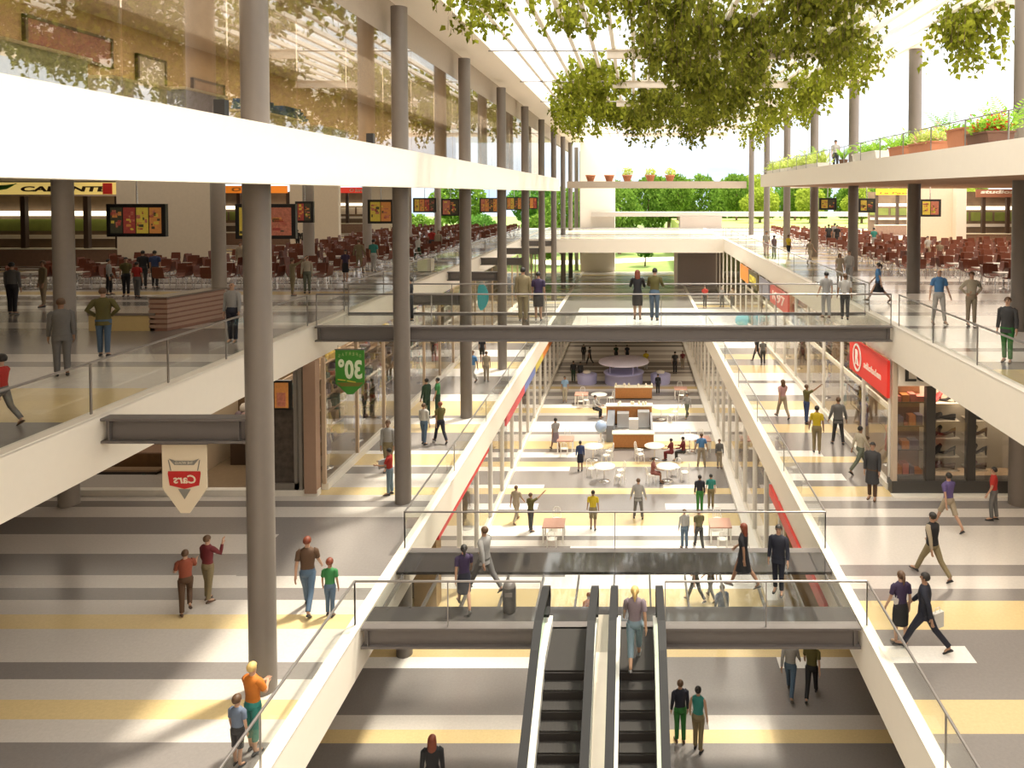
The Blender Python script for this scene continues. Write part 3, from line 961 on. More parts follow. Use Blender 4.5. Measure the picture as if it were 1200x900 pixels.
def shoe_mesh(heel):
    mb = MB()
    n = 10
    rs = []
    for i in range(9):
        u = i / 8
        w = .035 + .02 * math.sin(PI * min(1, u * 1.1)) - (.02 if u > .9 else 0)
        z0 = heel * max(0, 1 - u * 1.7)
        top = z0 + (.07 if u < .25 else .07 - .05 * (u - .25) / .75)
        rs.append([(w * math.cos(2 * PI * k / n), u * .26 - .13, (z0 + top) / 2 + (top - z0) / 2 * math.sin(2 * PI * k / n)) for k in range(n)])
    mb.rings(rs)
    if heel > .03: mb.tube([(0, -.11, heel + .01), (0, -.115, 0)], [.022, .01], 6)
    else: mb.box(-.035, .035, -.12, .12, -.015, .005)
    return mb


SHM = [shoe_mesh(h) for h in (.09, .02)]
scol = {'black': (.02, .018, .02), 'red': (.45, .03, .03), 'dark red': (.16, .03, .03), 'brown': (.13, .06, .03)}
wins = [(9.98, 11.05, 'first'), (11.32, 12.0, 'second')]
lev = [(.62, 'dark red', 'brown', 'lowest'), (1.08, 'black', 'black', 'low'), (1.72, 'black', 'brown', 'middle'), (2.3, 'black', 'black', 'upper'), (2.9, 'red', 'black', 'top')]
for a, b, wn in wins:
    for z, c1, c2, ln in lev:
        MB().box(a + .02, b - .02, YS + .55, YS + 1.2, L1 + z - .05, L1 + z - .02).build('display_shelf', mat('display_cream', (.62, .55, .44)), label='%s pale shelf of the %s shoe display window' % (ln, wn), cat='shelf', group='shoe window shelves')
        for q, (cc, xx, rz) in enumerate(((c1, a + (b - a) * .3, PI / 2 + .5), (c2, a + (b - a) * .68, PI / 2 - .5))):
            hi = 0 if (ln in ('middle', 'top', 'low')) else 1
            o = SHM[hi].build('shoe', flat('shoe_' + cc.replace(' ', '_'), scol[cc]), label='%s %s on the %s shelf, %s display window, %s' % (cc, 'heeled shoe' if hi == 0 else 'flat shoe', ln, wn, ('beside the dark post', 'away from the post')[q]),
                              cat='shoe', group='shoes in the display windows')
            o.location = (xx, YS + .85, L1 + z - .02 + (0.015 if hi else 0)); o.rotation_euler = (0, 0, rz); o.scale = (2.1, 2.1, 2.1)


# ---------------------------------------------------------------- fascia signs
def side_sign(x, y0, y1, z0, z1, face, col, label, txt=None, tcol=(.85, .82, .75), extra=None, tm=(.15, .85, .25, .75)):
    """flat sign board in the y-z plane; face=+1 looks toward +x"""
    t = thing('shop_sign', (x, y0, z0), label, 'sign', 'fascia signs')
    pn = MB().box(x - .05, x + .05, y0, y1, z0, z1).build('panel', flat('sign_%s' % label.split()[0], col), t)
    if txt:
        mb = text_mesh(txt, .6, .02, 0, bold=.012)
        w, h = y1 - y0, z1 - z0
        fit(mb, w * tm[0], w * tm[1], h * tm[2], h * tm[3])
        if face > 0:   # seen from +x, reading runs toward +y
            M = Matrix.Translation((x + .06, y0, z0)) @ Matrix.Rotation(PI / 2, 4, 'Z')
        else:
            M = Matrix.Translation((x - .06, y1, z0)) @ Matrix.Rotation(-PI / 2, 4, 'Z')
        place(mb, M).build('lettering', flat('letter_%s' % label.split()[0], tcol), pn)
    return t


p = at(1003, 400, L2)
def ysign(px, X): return X * FL / (px - CX)
y0, y1 = ysign(1045, 8.5) + .0, ysign(1000, 8.5)
t = side_sign(8.45, y0, y1, L2 - 2.42, L2 - 1.18, -1, (.75, .03, .02), 'red shop sign with a white ringed letter beside the shoe shop corner', 'adioladen', (.85, .70, .62), tm=(.42, .86, .36, .56))
ym = y1 - (y1 - y0) * .24
mb = MB()
rs = []
for k in range(28):
    a = 2 * PI * k / 28
    for_r = [(8.39, ym - math.cos(a) * r, L2 - 1.78 + math.sin(a) * r) for r in (.44, .52)]
    rs.append([for_r[0], for_r[1], (8.36, for_r[1][1], for_r[1][2]), (8.36, for_r[0][1], for_r[0][2])])
rs.append(rs[0])
mb.rings(rs, smooth=False, cap=False)
q = fit(text_mesh('R', .7, .03, 0, bold=.03), -.2, .2, -.28, .28)
place(q, Matrix.Translation((8.38, ym, L2 - 1.78)) @ Matrix.Rotation(-PI / 2, 4, 'Z'))
mb.add(q.v, q.f)
mb.build('emblem', flat('sign_white', (.85, .8, .75)), t, label='white ringed letter emblem')
for a, b, col, lab, txt, tc in ((868.5, 878, (.80, .25, .03), 'orange shop sign farthest along the shoe side gallery', None, None),
                                (878, 889, (.10, .07, .02), 'black shop sign with yellow lettering on the shoe side gallery', 'COMPRA', (.9, .75, .1)),
                                (891, 902, (.25, .24, .30), 'slate shop sign between yellow lettering and the worn red sign', None, None),
                                (904, 925, (.62, .12, .10), 'faded red shop sign with pale letters on the shoe side gallery', 'K97', (.85, .65, .6))):
    side_sign(8.45, ysign(b, 8.45), ysign(a, 8.45), L2 - 2.3, L2 - 1.2, -1, col, lab, txt, tc or (1, 1, 1))
side_sign(5.2, 20.5, 29, L1 - 1.5, L1 - 1.12, -1, (.68, .05, .04), 'crimson fascia strip under the shoe side gallery by the footbridge')
def ysl(px): return 6.45 * FL / (CX - px)
for a, b, col, lab, txt in ((508, 569, (.72, .04, .04), 'scarlet fascia strip under the column side gallery by the footbridge', None), (590, 612, (.70, .10, .12), 'raspberry fascia sign under the column side gallery', None),
                            (612, 625, (.18, .24, .55), 'blue fascia sign under the column side gallery', None), (625, 634, (.75, .62, .12), 'yellow fascia sign under the column side gallery', None), (634, 646, (.75, .25, .05), 'tangerine fascia sign at the end of the column side gallery', None)):
    side_sign(-6.4, ysl(a), ysl(b), L1 - 1.62 if a > 580 else L1 - 1.3, L1 - 1.05, 1, col, lab, txt)

t = thing('hanging_banner', (-9.9, 49.6, L1 + 2.4), 'curved cyan banner sticking out of the column side shopfront past the third column', 'banner', 'shopfront banners')
rs = []
for k in range(9):
    u = k / 8
    w = .36 * math.sqrt(max(.05, 1 - (2 * u - 1) ** 2))
    rs.append([(-9.9 + sx * w + .12 * math.sin(PI * u), 49.6 + sy * .03, L1 + 2.4 + 1.75 * u) for sx, sy in ((-1, -1), (1, -1), (1, 1), (-1, 1))])
MB().rings(rs, smooth=False).build('cloth', mat('cyan_banner', (.06, .42, .50), .5), t)
MB().tube([(-10.4, 49.62, L1 + 4.1), (-9.9, 49.62, L1 + 4.15)], .02, 6).build('bracket', STEEL, t)
# pennant banners hanging from the tie beams
def banner(px0, px1, py0, pys, pyt, Y, name, label, col):
    a, b = atY(px0, py0, Y), atY(px1, pyt, Y)
    sh = atY(px0, pys, Y).z
    cx, w = (a.x + b.x) / 2, (b.x - a.x)
    t = thing('hanging_banner', (cx, Y, b.z), label, 'banner', 'pennant banners')
    tip = w * .2
    MB().prism([(a.x, a.z), (b.x, a.z), (b.x, sh), (cx + tip / 2, b.z), (cx - tip / 2, b.z), (a.x, sh)], 'y', Y - .015, Y + .015).build('cloth', flat('banner_' + name, col), t)
    mb = MB()
    for x in (a.x + .08, b.x - .08): mb.tube([(x, Y, a.z - .02), (x, Y, a.z + .12)], .012, 6)
    mb.box(a.x - .02, b.x + .02, Y - .025, Y + .025, a.z - .03, a.z)
    mb.build('hanger', STEEL, t)
    return t, cx, w, a.z, b.z, sh


YBN = COLY[0] + .05
t, cx, w, zt, zb, sh = banner(190, 243.5, 519, 572, 601, YBN, 'cream', 'cream pennant banner with a red shield emblem under the first tie beam', (.72, .62, .47))
yb = YBN - .02
hh = zt - zb
def Q(u, v): return (cx + u * w, zt - v * hh)
SHD = MB().prism([Q(-.36, .40), Q(.36, .40), Q(.37, .43), Q(.33, .60), Q(0, .65), Q(-.33, .60), Q(-.37, .43)], 'y', yb - .006, yb).build('shield', flat('shield_red', (.50, .02, .02)), t, label='dark red shield emblem')
GR = flat('emblem_grey', (.22, .21, .19))
mb = MB()
mb.prism([Q(-.34, .22), Q(-.2, .25), Q(.2, .25), Q(.34, .22), Q(.22, .31), Q(-.22, .31)], 'y', yb - .006, yb)
mb.prism([Q(-.36, .24), Q(-.34, .24), Q(-.29, .39), Q(-.31, .39)], 'y', yb - .006, yb)
mb.prism([Q(.36, .24), Q(.34, .24), Q(.29, .39), Q(.31, .39)], 'y', yb - .006, yb)
mb.prism([Q(-.14, .655), Q(.14, .655), Q(0, .80)], 'y', yb - .006, yb)
mb.build('wings', GR, t)
place(fit(text_mesh('Cars', .5, .01, 0, bold=.008, shear=.15), cx - .24 * w, cx + .26 * w, zt - .57 * hh, zt - .45 * hh, mirror=True), Matrix.Translation((0, yb - .012, 0))).build('lettering', flat('banner_white', (.75, .65, .5)), SHD)
place(fit(text_mesh('THE WORLD', .2, .006, 0), cx - .2 * w, cx + .2 * w, zt - .295 * hh, zt - .26 * hh, mirror=True), Matrix.Translation((0, yb - .01, 0))).build('small_lettering', flat('banner_pale', (.6, .53, .42)), t)

t, cx, w, zt, zb, sh = banner(393, 427.5, 409, 449, 462, COLY[1] - .1, 'green', 'green pennant banner with reversed white numerals under the upper footbridge', (.04, .20, .02))
yb = COLY[1] - .12
hh = zt - zb
place(fit(text_mesh('30°', .6, .012, 0, bold=.02), cx - .40 * w, cx + .42 * w, zt - .66 * hh, zt - .22 * hh, mirror=True), Matrix.Translation((0, yb, 0))).build('numerals', flat('numeral_white', (.62, .68, .48)), t)
mb = MB()
mb.prism([Q(-.42, .66), Q(-.15, .68), Q(-.15, .70), Q(-.42, .68)], 'y', yb - .006, yb)
mb.prism([Q(-.1, .69), Q(.2, .72), Q(.2, .74), Q(-.1, .71)], 'y', yb - .006, yb)
mb.build('underline', flat('line_yellow', (.55, .45, .05)), t)
MB().prism([Q(-.46, .74), Q(.46, .74), Q(.30, .82), Q(-.30, .82)], 'y', yb - .004, yb + .002).build('stripe', flat('stripe_olive', (.16, .13, .02)), t)
for i, ch in enumerate('OFERTAS'):
    u = .36 - i * .12
    place(fit(text_mesh(ch, .2, .008, 0), -.035 * w, .035 * w, -.035 * hh, .035 * hh, mirror=True), Matrix.Translation((cx + u * w, yb, zt - (.10 + .35 * (u * u)) * hh))).build('arc_letter', flat('arc_green', (.28, .38, .12)), t)
# ---------------------------------------------------------------- food hall stalls
STWALL = mat('stall_wall', (.80, .71, .58), .7)
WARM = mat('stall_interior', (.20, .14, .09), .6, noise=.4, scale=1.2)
GREENB = mat('stall_green', (.22, .27, .06), .5, noise=.4, scale=1.5)  # green imitates greenery reflected in the dim hall stall glass
STALL_GLOW = mat('stall_glow', (.95, .85, .65), .5, emit=1.2)  # glow of an added band, not a fitting of the stalls


def stall(Y, x0, x1, sgn, label, scol, txt, tcol, sx0=None, sx1=None, zt=15.6, sh=.72, board=GREENB, extra=None):
    """counter-fronted food stall whose front faces the atrium end"""
    t = thing('food_stall', ((x0 + x1) / 2, Y, L2), label, 'stall', 'food stalls')
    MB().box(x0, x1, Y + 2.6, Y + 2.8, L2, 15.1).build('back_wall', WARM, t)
    mb = MB()
    mb.box(x0, x1, Y, Y + .5, L2, L2 + 1.0, 0)
    mb.build('counter', mat('stall_counter', (.25, .15, .10), .4, noise=.3), t)
    MB().box(x0, x1, Y - .08, Y + .58, L2 + 1.0, L2 + 1.07).build('counter_top', CREAM, t)
    mb = MB()
    n = max(1, round((x1 - x0) / 2))
    for i in range(n):
        a = x0 + (x1 - x0) * (i + .06) / n; b = x0 + (x1 - x0) * (i + .94) / n
        mb.box(a, b, Y + 2.5, Y + 2.6, L2 + 2.0, L2 + 2.75)
    mb.build('menu_panel', board, t)
    MB().box(x0 + .2, x1 - .2, Y + 2.3, Y + 2.6, L2 + 2.95, L2 + 3.25).build('glow_band', STALL_GLOW, t)  # added glow; with white shelf below imitates pale bands reflected in the glass
    MB().box(x0 + .2, x1 - .2, Y + 2.4, Y + 2.6, L2 + 1.5, L2 + 1.75).build('shelf', WHITE, t)
    for i in range(n + 1):
        x = x0 + .15 + (x1 - x0 - .3) * i / n
        MB().box(x - .14, x + .14, Y + .1, Y + .4, L2 + 1.07, zt - sh).build('post', DARKW, t)
    s0, s1 = sx0 if sx0 is not None else x0, sx1 if sx1 is not None else x1
    s = thing('shop_sign', ((s0 + s1) / 2, Y - .1, zt - sh), sgn, 'sign', 'food stall signs')
    pn = MB().box(s0, s1, Y - .12, Y, zt - sh, zt).build('panel', mat('stall_sign_%s' % sgn.split()[0], scol, .5, noise=0, emit=.35), s)
    if txt:
        q = text_mesh(txt, .5, .03, 0, bold=.02, shear=.12)
        w = s1 - s0
        a, b, c, d = extra or (.1, .9, .25, .75)
        fit(q, s0 + w * a, s0 + w * b, zt - sh + sh * c, zt - sh + sh * d)
        place(q, Matrix.Translation((0, Y - .14, 0))).build('lettering', flat('stall_letter_%s' % sgn.split()[0], tcol), pn)
    return s


YA = 46.0
s = stall(YA, -52, -30.9, 'yellow hot food sign with black capitals and a green pepper', 'wide dim food stall under the yellow sign with black capitals', (.78, .56, .16), 'CALIENTE', (.05, .03, .01), -41.5, -30.9, 15.62, .74,
          extra=(.462, .953, .26, .70))
MB().box(-41.6, -30.8, YA - .13, YA + .02, 14.8, 14.9).build('frame', flat('sign_frame_pale', (.75, .60, .48)), s)
MB().box(-31.7, -31.15, YA - .16, YA - .12, 14.92, 15.58).build('end_stripe', flat('sign_red', (.62, .05, .03)), s)
pm = MB()
pm.tube([(-37.0, YA - .2, 15.48), (-37.4, YA - .2, 15.35), (-38.1, YA - .2, 15.28), (-38.9, YA - .2, 15.16), (-39.7, YA - .2, 14.98)], [.05, .13, .16, .12, .03], 8)
pm.tube([(-37.0, YA - .2, 15.48), (-36.8, YA - .2, 15.56)], [.03, .025], 6)
pm.build('pepper_emblem', flat('pepper_green', (.06, .25, .03)), s, label='green chilli pepper emblem')
for (Y, nm, txt, col, tc, c2) in ((65, 'orange food stall sign behind the first column', 'O', (.80, .22, .02), (.85, .4, .1), 'dim food stall under the orange sign'),
                                  (84, 'red food stall sign with a round white emblem', 'O loro', (.70, .05, .03), (.85, .6, .5), 'dim food stall under the red sign'),
                                  (96, 'ochre sign on the deepest stall of the dim food hall', None, (.6, .35, .1), None, 'deepest stall of the dim food hall')):
    if Y < 96: stall(Y, -40, -29.2, nm, c2, col, txt, tc, -34.8 if Y == 65 else -32.5, -29.3, 15.6, .62, board=GREENB if Y < 80 else STWALL, extra=(.15, .3, .2, .8) if Y == 65 else (.45, .95, .2, .8))
for i, (Y, x0, x1) in enumerate(((YA - .3, -30.8, -24.9), (64.7, -29, -24.9), (83.7, -29, -24.9))):
    struct('wall_stall_pier_%d' % (i + 1), MB().box(x0, x1, Y, Y + .5, L2, 15.77), STWALL)
s = stall(80, 25.2, 32, 'bright yellow sign with red lettering in the sunny food hall', 'sunny food stall under the yellow sign', (.85, .62, .02), 'La Pastelera', (.70, .12, .02), 25.2, 31, 15.42, .62, extra=(.05, .95, .1, .45))
s = stall(63, 26.6, 45, 'brown sign with white lettering over the sunny hall counters', 'sunny food stall under the brown sign', (.22, .08, .04), 'studiorna', (.85, .80, .72), 28.0, 32.4, 15.3, .66, extra=(.08, .92, .45, .9))
struct('wall_stall_pier_4', MB().box(22.2, 26.4, 62, 62.5, L2, 15.38), STWALL)
struct('wall_stall_pier_5', MB().box(25.7, 26.5, 61.2, 62, L2, 15.38), WHITE)
struct('wall_food_hall_end', MB().box(45, 45.3, 30, 63, L2, 15.38), STWALL)
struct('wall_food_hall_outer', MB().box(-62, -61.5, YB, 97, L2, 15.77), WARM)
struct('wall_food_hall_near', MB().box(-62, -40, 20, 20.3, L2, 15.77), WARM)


# ---------------------------------------------------------------- hanging screens
def tv(px0, px1, py0, py1, Y, ztop, label, k, group):
    a, b = atY(px0, py1, Y), atY(px1, py0, Y)
    x0, x1, z0, z1 = a.x, b.x, a.z, min(b.z, 15.1)
    t = thing('hanging_screen', ((x0 + x1) / 2, Y, z0), label, 'screen', group)
    h = z1 - z0
    hs = MB().prism([(x0, z0), (x1, z0), (x1, z1), (x0, z1)], 'y', Y, Y + .16).build('housing', BLACK, t)
    mb = MB()
    n = 4 if x1 - x0 > 1.6 and k != 1 else 2
    w = (x1 - x0 - .24)
    r = random.Random(k)
    for i in range(n):
        c = [3, 0, 1, 2][i % 4] if k == 0 else ([1, 4][i % 2] if k == 1 else r.randrange(5))
        u0 = x0 + .12 + w * i / n + .02; u1 = x0 + .12 + w * (i + 1) / n - .02
        mb.box(u0, u1, Y - .012, Y, z0 + .12, z1 - .12, c)
        for q in range(11):
            cw = (u1 - u0) * r.uniform(.1, .45)
            cu = r.uniform(u0, u1 - cw); cz = r.uniform(z0 + .16, z1 - .28)
            mb.box(cu, cu + cw, Y - .02, Y - .012, cz, cz + h * r.uniform(.03, .12), r.randrange(5))
    mb.build('display', SCR, hs)
    MB().tube([((x0 + x1) / 2, Y + .08, z1), ((x0 + x1) / 2, Y + .08, ztop)], .025, 8).build('rod', CHROME, t)
    return t


G1, G2 = 'hanging menu screens in the dim food hall', 'hanging menu screens in the sunny food hall'
ZD, ZS = 15.77, 15.4
tv(125, 193.5, 239, 277.5, 26, ZD, 'large four panel menu screen hanging in front of the white stall wall', 0, G1)
tv(276, 346, 239, 280, 26, ZD, 'large yellow menu screen hanging behind the first column', 1, G1)
for i, (a, b, c, d, Y) in enumerate(((346, 367, 236, 261, 41), (431, 461, 234, 262, 40), (484, 511, 232, 249, 62), (517, 538.5, 233, 253, 62), (562, 584, 232, 249, 74), (593, 612, 231, 246, 84), (612, 630, 231, 245, 90))):
    tv(a, b, c, d, Y, ZD, ['menu screen hanging just behind the large yellow screen', 'menu screen with pink food hanging before the second column', 'dim wide menu screen hanging past the second column', 'menu screen hanging next to the third column',
                           'menu screen hanging between the third and fourth columns', 'menu screen hanging between the fourth and fifth columns', 'last small menu screen at the deep end of the dim hall'][i], 2 + i, G1)
for i, (a, b, c, d, Y) in enumerate(((960, 980.5, 232, 246, 50), (1006, 1026, 232.5, 249, 47), (1078, 1103, 233.5, 254, 44))):
    tv(a, b, c, d, Y, ZS, ['small menu screen between the third and fourth terrace columns', 'small menu screen beside the second free standing terrace column', 'menu screen hanging in front of the white pier of the sunny hall'][i], 20 + i, G2)

for px, py, nm in ((870, 381, 'beside the far gallery balustrade'), (894, 377, 'against the shoe side shop uprights')):
    q = at(px, py, L1)
    t = thing('pouf_seat', q, 'round cyan pouf seat ' + nm, 'pouf', 'cyan poufs')
    MB().lathe([(.4, .06), (.52, .2), (.55, .45), (.45, .68), (.1, .74)], 18, q).build('cushion', mat('cyan_fabric', (.18, .58, .66), .7), t)
    MB().lathe([(.36, 0), (.36, .07)], 16, q).build('base', CHROME, t)
# service islands in the dim hall
a = at(104, 388, L2)
t = thing('service_island', (a.x + 1.2, a.y + .5, L2), 'low pale yellow service island with a dark top beside the olive jacket man', 'island')
MB().box(a.x, a.x + 2.1, a.y, a.y + 1.5, L2, L2 + .5).build('body', mat('island_yellow', (.62, .47, .22), .5), t)
MB().box(a.x - .03, a.x + 2.13, a.y - .03, a.y + 1.5, L2 + .5, L2 + .58).build('top', mat('island_top', (.22, .18, .15), .15), t)
b = at(196, 388, L2)
t = thing('service_island', (b.x, b.y + 1, L2), 'taller slatted reddish wood service island next to the pale yellow one', 'island')
MB().prism([(b.x - .55, b.y), (b.x, b.y), (b.x + .62, b.y + 2.3), (b.x + .07, b.y + 2.3)], 'z', L2, L2 + 1.05).build('body', mat('island_wood', (.26, .13, .09), .5, noise=.2), t)
mb = MB()
for k in range(6):
    mb.prism([(b.x - .57, b.y - .02), (b.x + .02, b.y - .02), (b.x + .65, b.y + 2.32), (b.x + .05, b.y + 2.32)], 'z', L2 + .1 + k * .16, L2 + .2 + k * .16)
mb.build('slats', mat('island_slat', (.40, .26, .19), .5), t)
MB().prism([(b.x - .6, b.y - .05), (b.x + .05, b.y - .05), (b.x + .68, b.y + 2.35), (b.x + .05, b.y + 2.35)], 'z', L2 + 1.05, L2 + 1.1).build('top', mat('island_top', (.2, .2, .2)), t)
p = at(497, 319, L2)
t = thing('service_island', p, 'small white box stand on the dim hall floor beside the second column', 'stand')
MB().box(p.x - .38, p.x + .38, p.y, p.y + .7, L2 + .04, L2 + .72).build('body', WHITE, t)
MB().box(p.x - .34, p.x + .34, p.y + .03, p.y + .67, L2, L2 + .05).build('plinth', STEEL, t)


# ---------------------------------------------------------------- food hall furniture
def chair_parts():
    rs = []
    prof = [(.20, .45), (.05, .43), (-.12, .44), (-.2, .50), (-.235, .62), (-.26, .86)]
    ws = [.20, .21, .21, .205, .21, .19]
    sh = MB()
    rs = []
    for (y, z), w in zip(prof, ws):
        i = prof.index((y, z))
        a = prof[max(i - 1, 0)]; b = prof[min(i + 1, len(prof) - 1)]
        d = Vector((0, b[0] - a[0], b[1] - a[1])).normalized()
        n = Vector((1, 0, 0)).cross(d)
        rs.append([Vector((-w, y, z)) + n * .012, Vector((w, y, z)) + n * .012, Vector((w, y, z)) - n * .012, Vector((-w, y, z)) - n * .012])
    sh.rings(rs, smooth=False)
    legs = []
    for sx in (-1, 1):
        for y0, y1 in ((.15, .2), (-.15, -.22)):
            legs.append(MB().tube([(sx * .15, y0, .44), (sx * .2, y1, 0)], .013, 6))
    return sh, legs


sh, legs = chair_parts()
CS = 1.22
for q_ in [sh] + legs: q_.v = [(x * CS, y * CS, z * CS) for x, y, z in q_.v]
shm = sh.mesh('seat_shell', REDW)
lgm = [l.mesh('leg', CHROME) for l in legs]
one = MB()
one.add(sh.v, sh.f, 0)
for l in legs: one.add(l.v, l.f, 1)
onem = one.mesh('food_hall_chair', [REDW, CHROME])


def chair_full(x, y, z, rz, label, group):
    t = thing('food_hall_chair', (x, y, z), label, 'chair', group, rz)
    o = bpy.data.objects.new('seat_shell', shm); C.objects.link(o); o.parent = t
    for m in lgm:
        o = bpy.data.objects.new('leg', m); C.objects.link(o); o.parent = t


def chair_one(x, y, z, rz, label, group):
    o = bpy.data.objects.new('food_hall_chair', onem)
    C.objects.link(o)
    o.location = (x, y, z); o.rotation_euler = (0, 0, rz)
    tag(o, label, 'chair', group)


TOPM = MB().box(-.36, .36, -.36, .36, .715, .745).mesh('table_top', mat('table_grey', (.42, .38, .34), .3))
PEDM = MB().lathe([(.24, 0), (.23, .02), (.04, .04), (.035, .7), (.12, .715)], 12).mesh('pedestal', CHROME)
stuffc = {-1: MB(), 1: MB()}
cnt = {-1: 0, 1: 0}
sets = []
rr = random.Random(77)
for y in [35.4, 37.7, 40.0, 42.3, 44.4]:
    for i in range(7):
        if y > 43.7 and -15.0 - 2.15 * i < -23.6: continue
        sets.append((-1, -15.0 - 2.15 * i, y))
for y in [47.2, 49.5, 51.8, 54.1, 56.4, 58.7, 61.0, 63.0]:
    for i in range(5):
        sets.append((-1, -13.6 - 2.2 * i, y))
for y in [66.5, 69, 71.5, 74, 77, 80, 82.5]:
    for i in range(6):
        sets.append((-1, -12.9 - 2.1 * i, y))
for y in [35.2, 37.5]:
    for i in range(5):
        sets.append((1, 17.0 + 2.1 * i, y))
for y in [39.8, 42.1, 44.4, 46.7, 49, 51.3, 53.6, 55.9, 58.2]:
    for i in range(7):
        sets.append((1, 14.6 + 2.1 * i, y))
for y in [61, 64, 66.5, 69, 72, 75, 78]:
    for i in range(4):
        sets.append((1, 14.2 + 2.1 * i, y))
COLS = [(-18.15, yy) for yy in (24.4, 33.5, 42.8, 52.2, 61.6, 71)] + [(12.33, yy) for yy in COLY]
sets.sort(key=lambda s: s[2])
tcount = 0
RN = {}
for sd, x, y in sets:
    if any(abs(x - a) < 1.45 and abs(y - b) < 1.45 for a, b in COLS): continue
    hall = 'dim' if sd < 0 else 'sunny'
    band_ = ('front rows' if y < 46 else 'middle rows' if y < 62.5 else 'deep rows')
    t = thing('food_hall_table', (x, y, L2), 'small square grey pedestal table among the brown chairs, %s of the %s food hall' % (band_, hall), 'table', 'tables in the %s of the %s food hall' % (band_, hall), rr.uniform(-.1, .1))
    for nm, me in (('table_top', TOPM), ('pedestal', PEDM)):
        o = bpy.data.objects.new(nm, me); C.objects.link(o); o.parent = t
    for k in range(4):
        a = k * PI / 2 + rr.uniform(-.12, .12)
        d = rr.uniform(.62, .72)
        cx_, cy_ = x + d * math.sin(a), y + d * math.cos(a)
        rz = PI - a + rr.uniform(-.2, .2)
        if cnt[sd] >= 150:
            M = Matrix.Translation((cx_, cy_, L2)) @ Matrix.Rotation(rz, 4, 'Z')
            stuffc[sd].add([M @ Vector(v) for v in sh.v], sh.f, 0)
            for l in legs: stuffc[sd].add([M @ Vector(v) for v in l.v], l.f, 1)
            continue
        cnt[sd] += 1
        lab = 'red brown moulded chair with chrome legs, %s of the %s food hall' % (band_, hall)
        grp = 'chairs in the %s of the %s food hall' % (band_, hall)
        (chair_full if y < 42 else chair_one)(cx_, cy_, L2, rz, lab, grp)
for sd in stuffc:
    if stuffc[sd].v:
        stuffc[sd].build('distant_seating', [REDW, CHROME], label='mass of far red brown chairs at the deep end of the %s food hall' % ('dim' if sd < 0 else 'sunny'), cat='chairs', kind='stuff')

# ---------------------------------------------------------------- ground floor cafe: kiosks, tables, wire chairs
def kiosk(px0, px1, pyf, depth, label, h=.85, n=0):
    a, b = at(px0, pyf, L0), at(px1, pyf, L0)
    y = a.y
    t = thing('kiosk', ((a.x + b.x) / 2, y, 0), label, 'kiosk', 'orange wood kiosks')
    fc = MB().box(a.x, b.x, y, y + .55, .08, h).build('front_counter', OAK, t)
    MB().box(a.x + .05, b.x - .05, y + .05, y + .5, 0, .09).build('plinth', DARKW, t)
    MB().box(a.x - .06, b.x + .06, y - .06, y + .62, h, h + .06).build('counter_top', CREAM, fc)
    if depth:
        MB().box(a.x - .55, b.x, y + depth, y + depth + .6, .08, h + .35).build('rear_counter', OAK, t)
        MB().box(a.x - .6, b.x + .06, y + depth - .05, y + depth + .66, h + .35, h + .42).build('counter_top', CREAM, t)
        MB().box(a.x - .5, b.x - .05, y + depth + .05, y + depth + .55, 0, .09).build('plinth', DARKW, t)
        MB().box(b.x - .12, b.x, y + .55, y + depth, .0, h).build('side_panel', mat('kiosk_grey', (.30, .30, .32), .4), t)
        for k in range(2):
            xx = a.x + .15 + k * (b.x - a.x) * .55
            MB().box(xx, xx + .75, y + depth - .75, y + depth - .1, .05, .95 + .1 * k).build('appliance', mat('steel_box', (.5, .52, .55), .3, metal=.5), t)
        MB().box(a.x + .9, a.x + 1.5, y + depth - 1.5, y + depth - 1.0, .05, .8).build('appliance', mat('appliance_white', (.75, .74, .72), .4), t)
        MB().box(a.x - .45, a.x - .0, y + 1.2, y + depth, .0, 1.0).build('side_panel', mat('kiosk_slate', (.22, .24, .28), .4), t)
    r = random.Random(n)
    mb = MB()
    yy = y + (depth or 0)
    for k in range(8):
        xx = r.uniform(a.x, b.x)
        zz = h + .06 if not depth else h + .42
        mb.lathe([(.06, 0), (.08, .1), (.05, .2)], 8, (xx, yy + r.uniform(.15, .4), zz), k % 2)
    mb.build('crockery', [WHITE, CREAM], t, kind='stuff')
    return t


kiosk(718.5, 766, 526, 4.6, 'front orange wood kiosk with grey appliances between its two counters', n=1)
kiosk(721, 764, 468, 0, 'rear orange wood kiosk counter with crockery on its cream top', n=3)
p = at(704, 519, L0)
t = thing('balloon_lamp', (p.x, p.y, 0), 'pale blue globe on a white stand beside the front kiosk', 'globe')
MB().sphere((p.x, p.y, 1.0), .36, 18, 12).build('globe', mat('globe_blue', (.42, .56, .82), .35), t)
MB().lathe([(.22, 0), (.22, .03), (.04, .05), (.04, .66)], 14, (p.x, p.y, 0)).build('stand', WHITE, t)
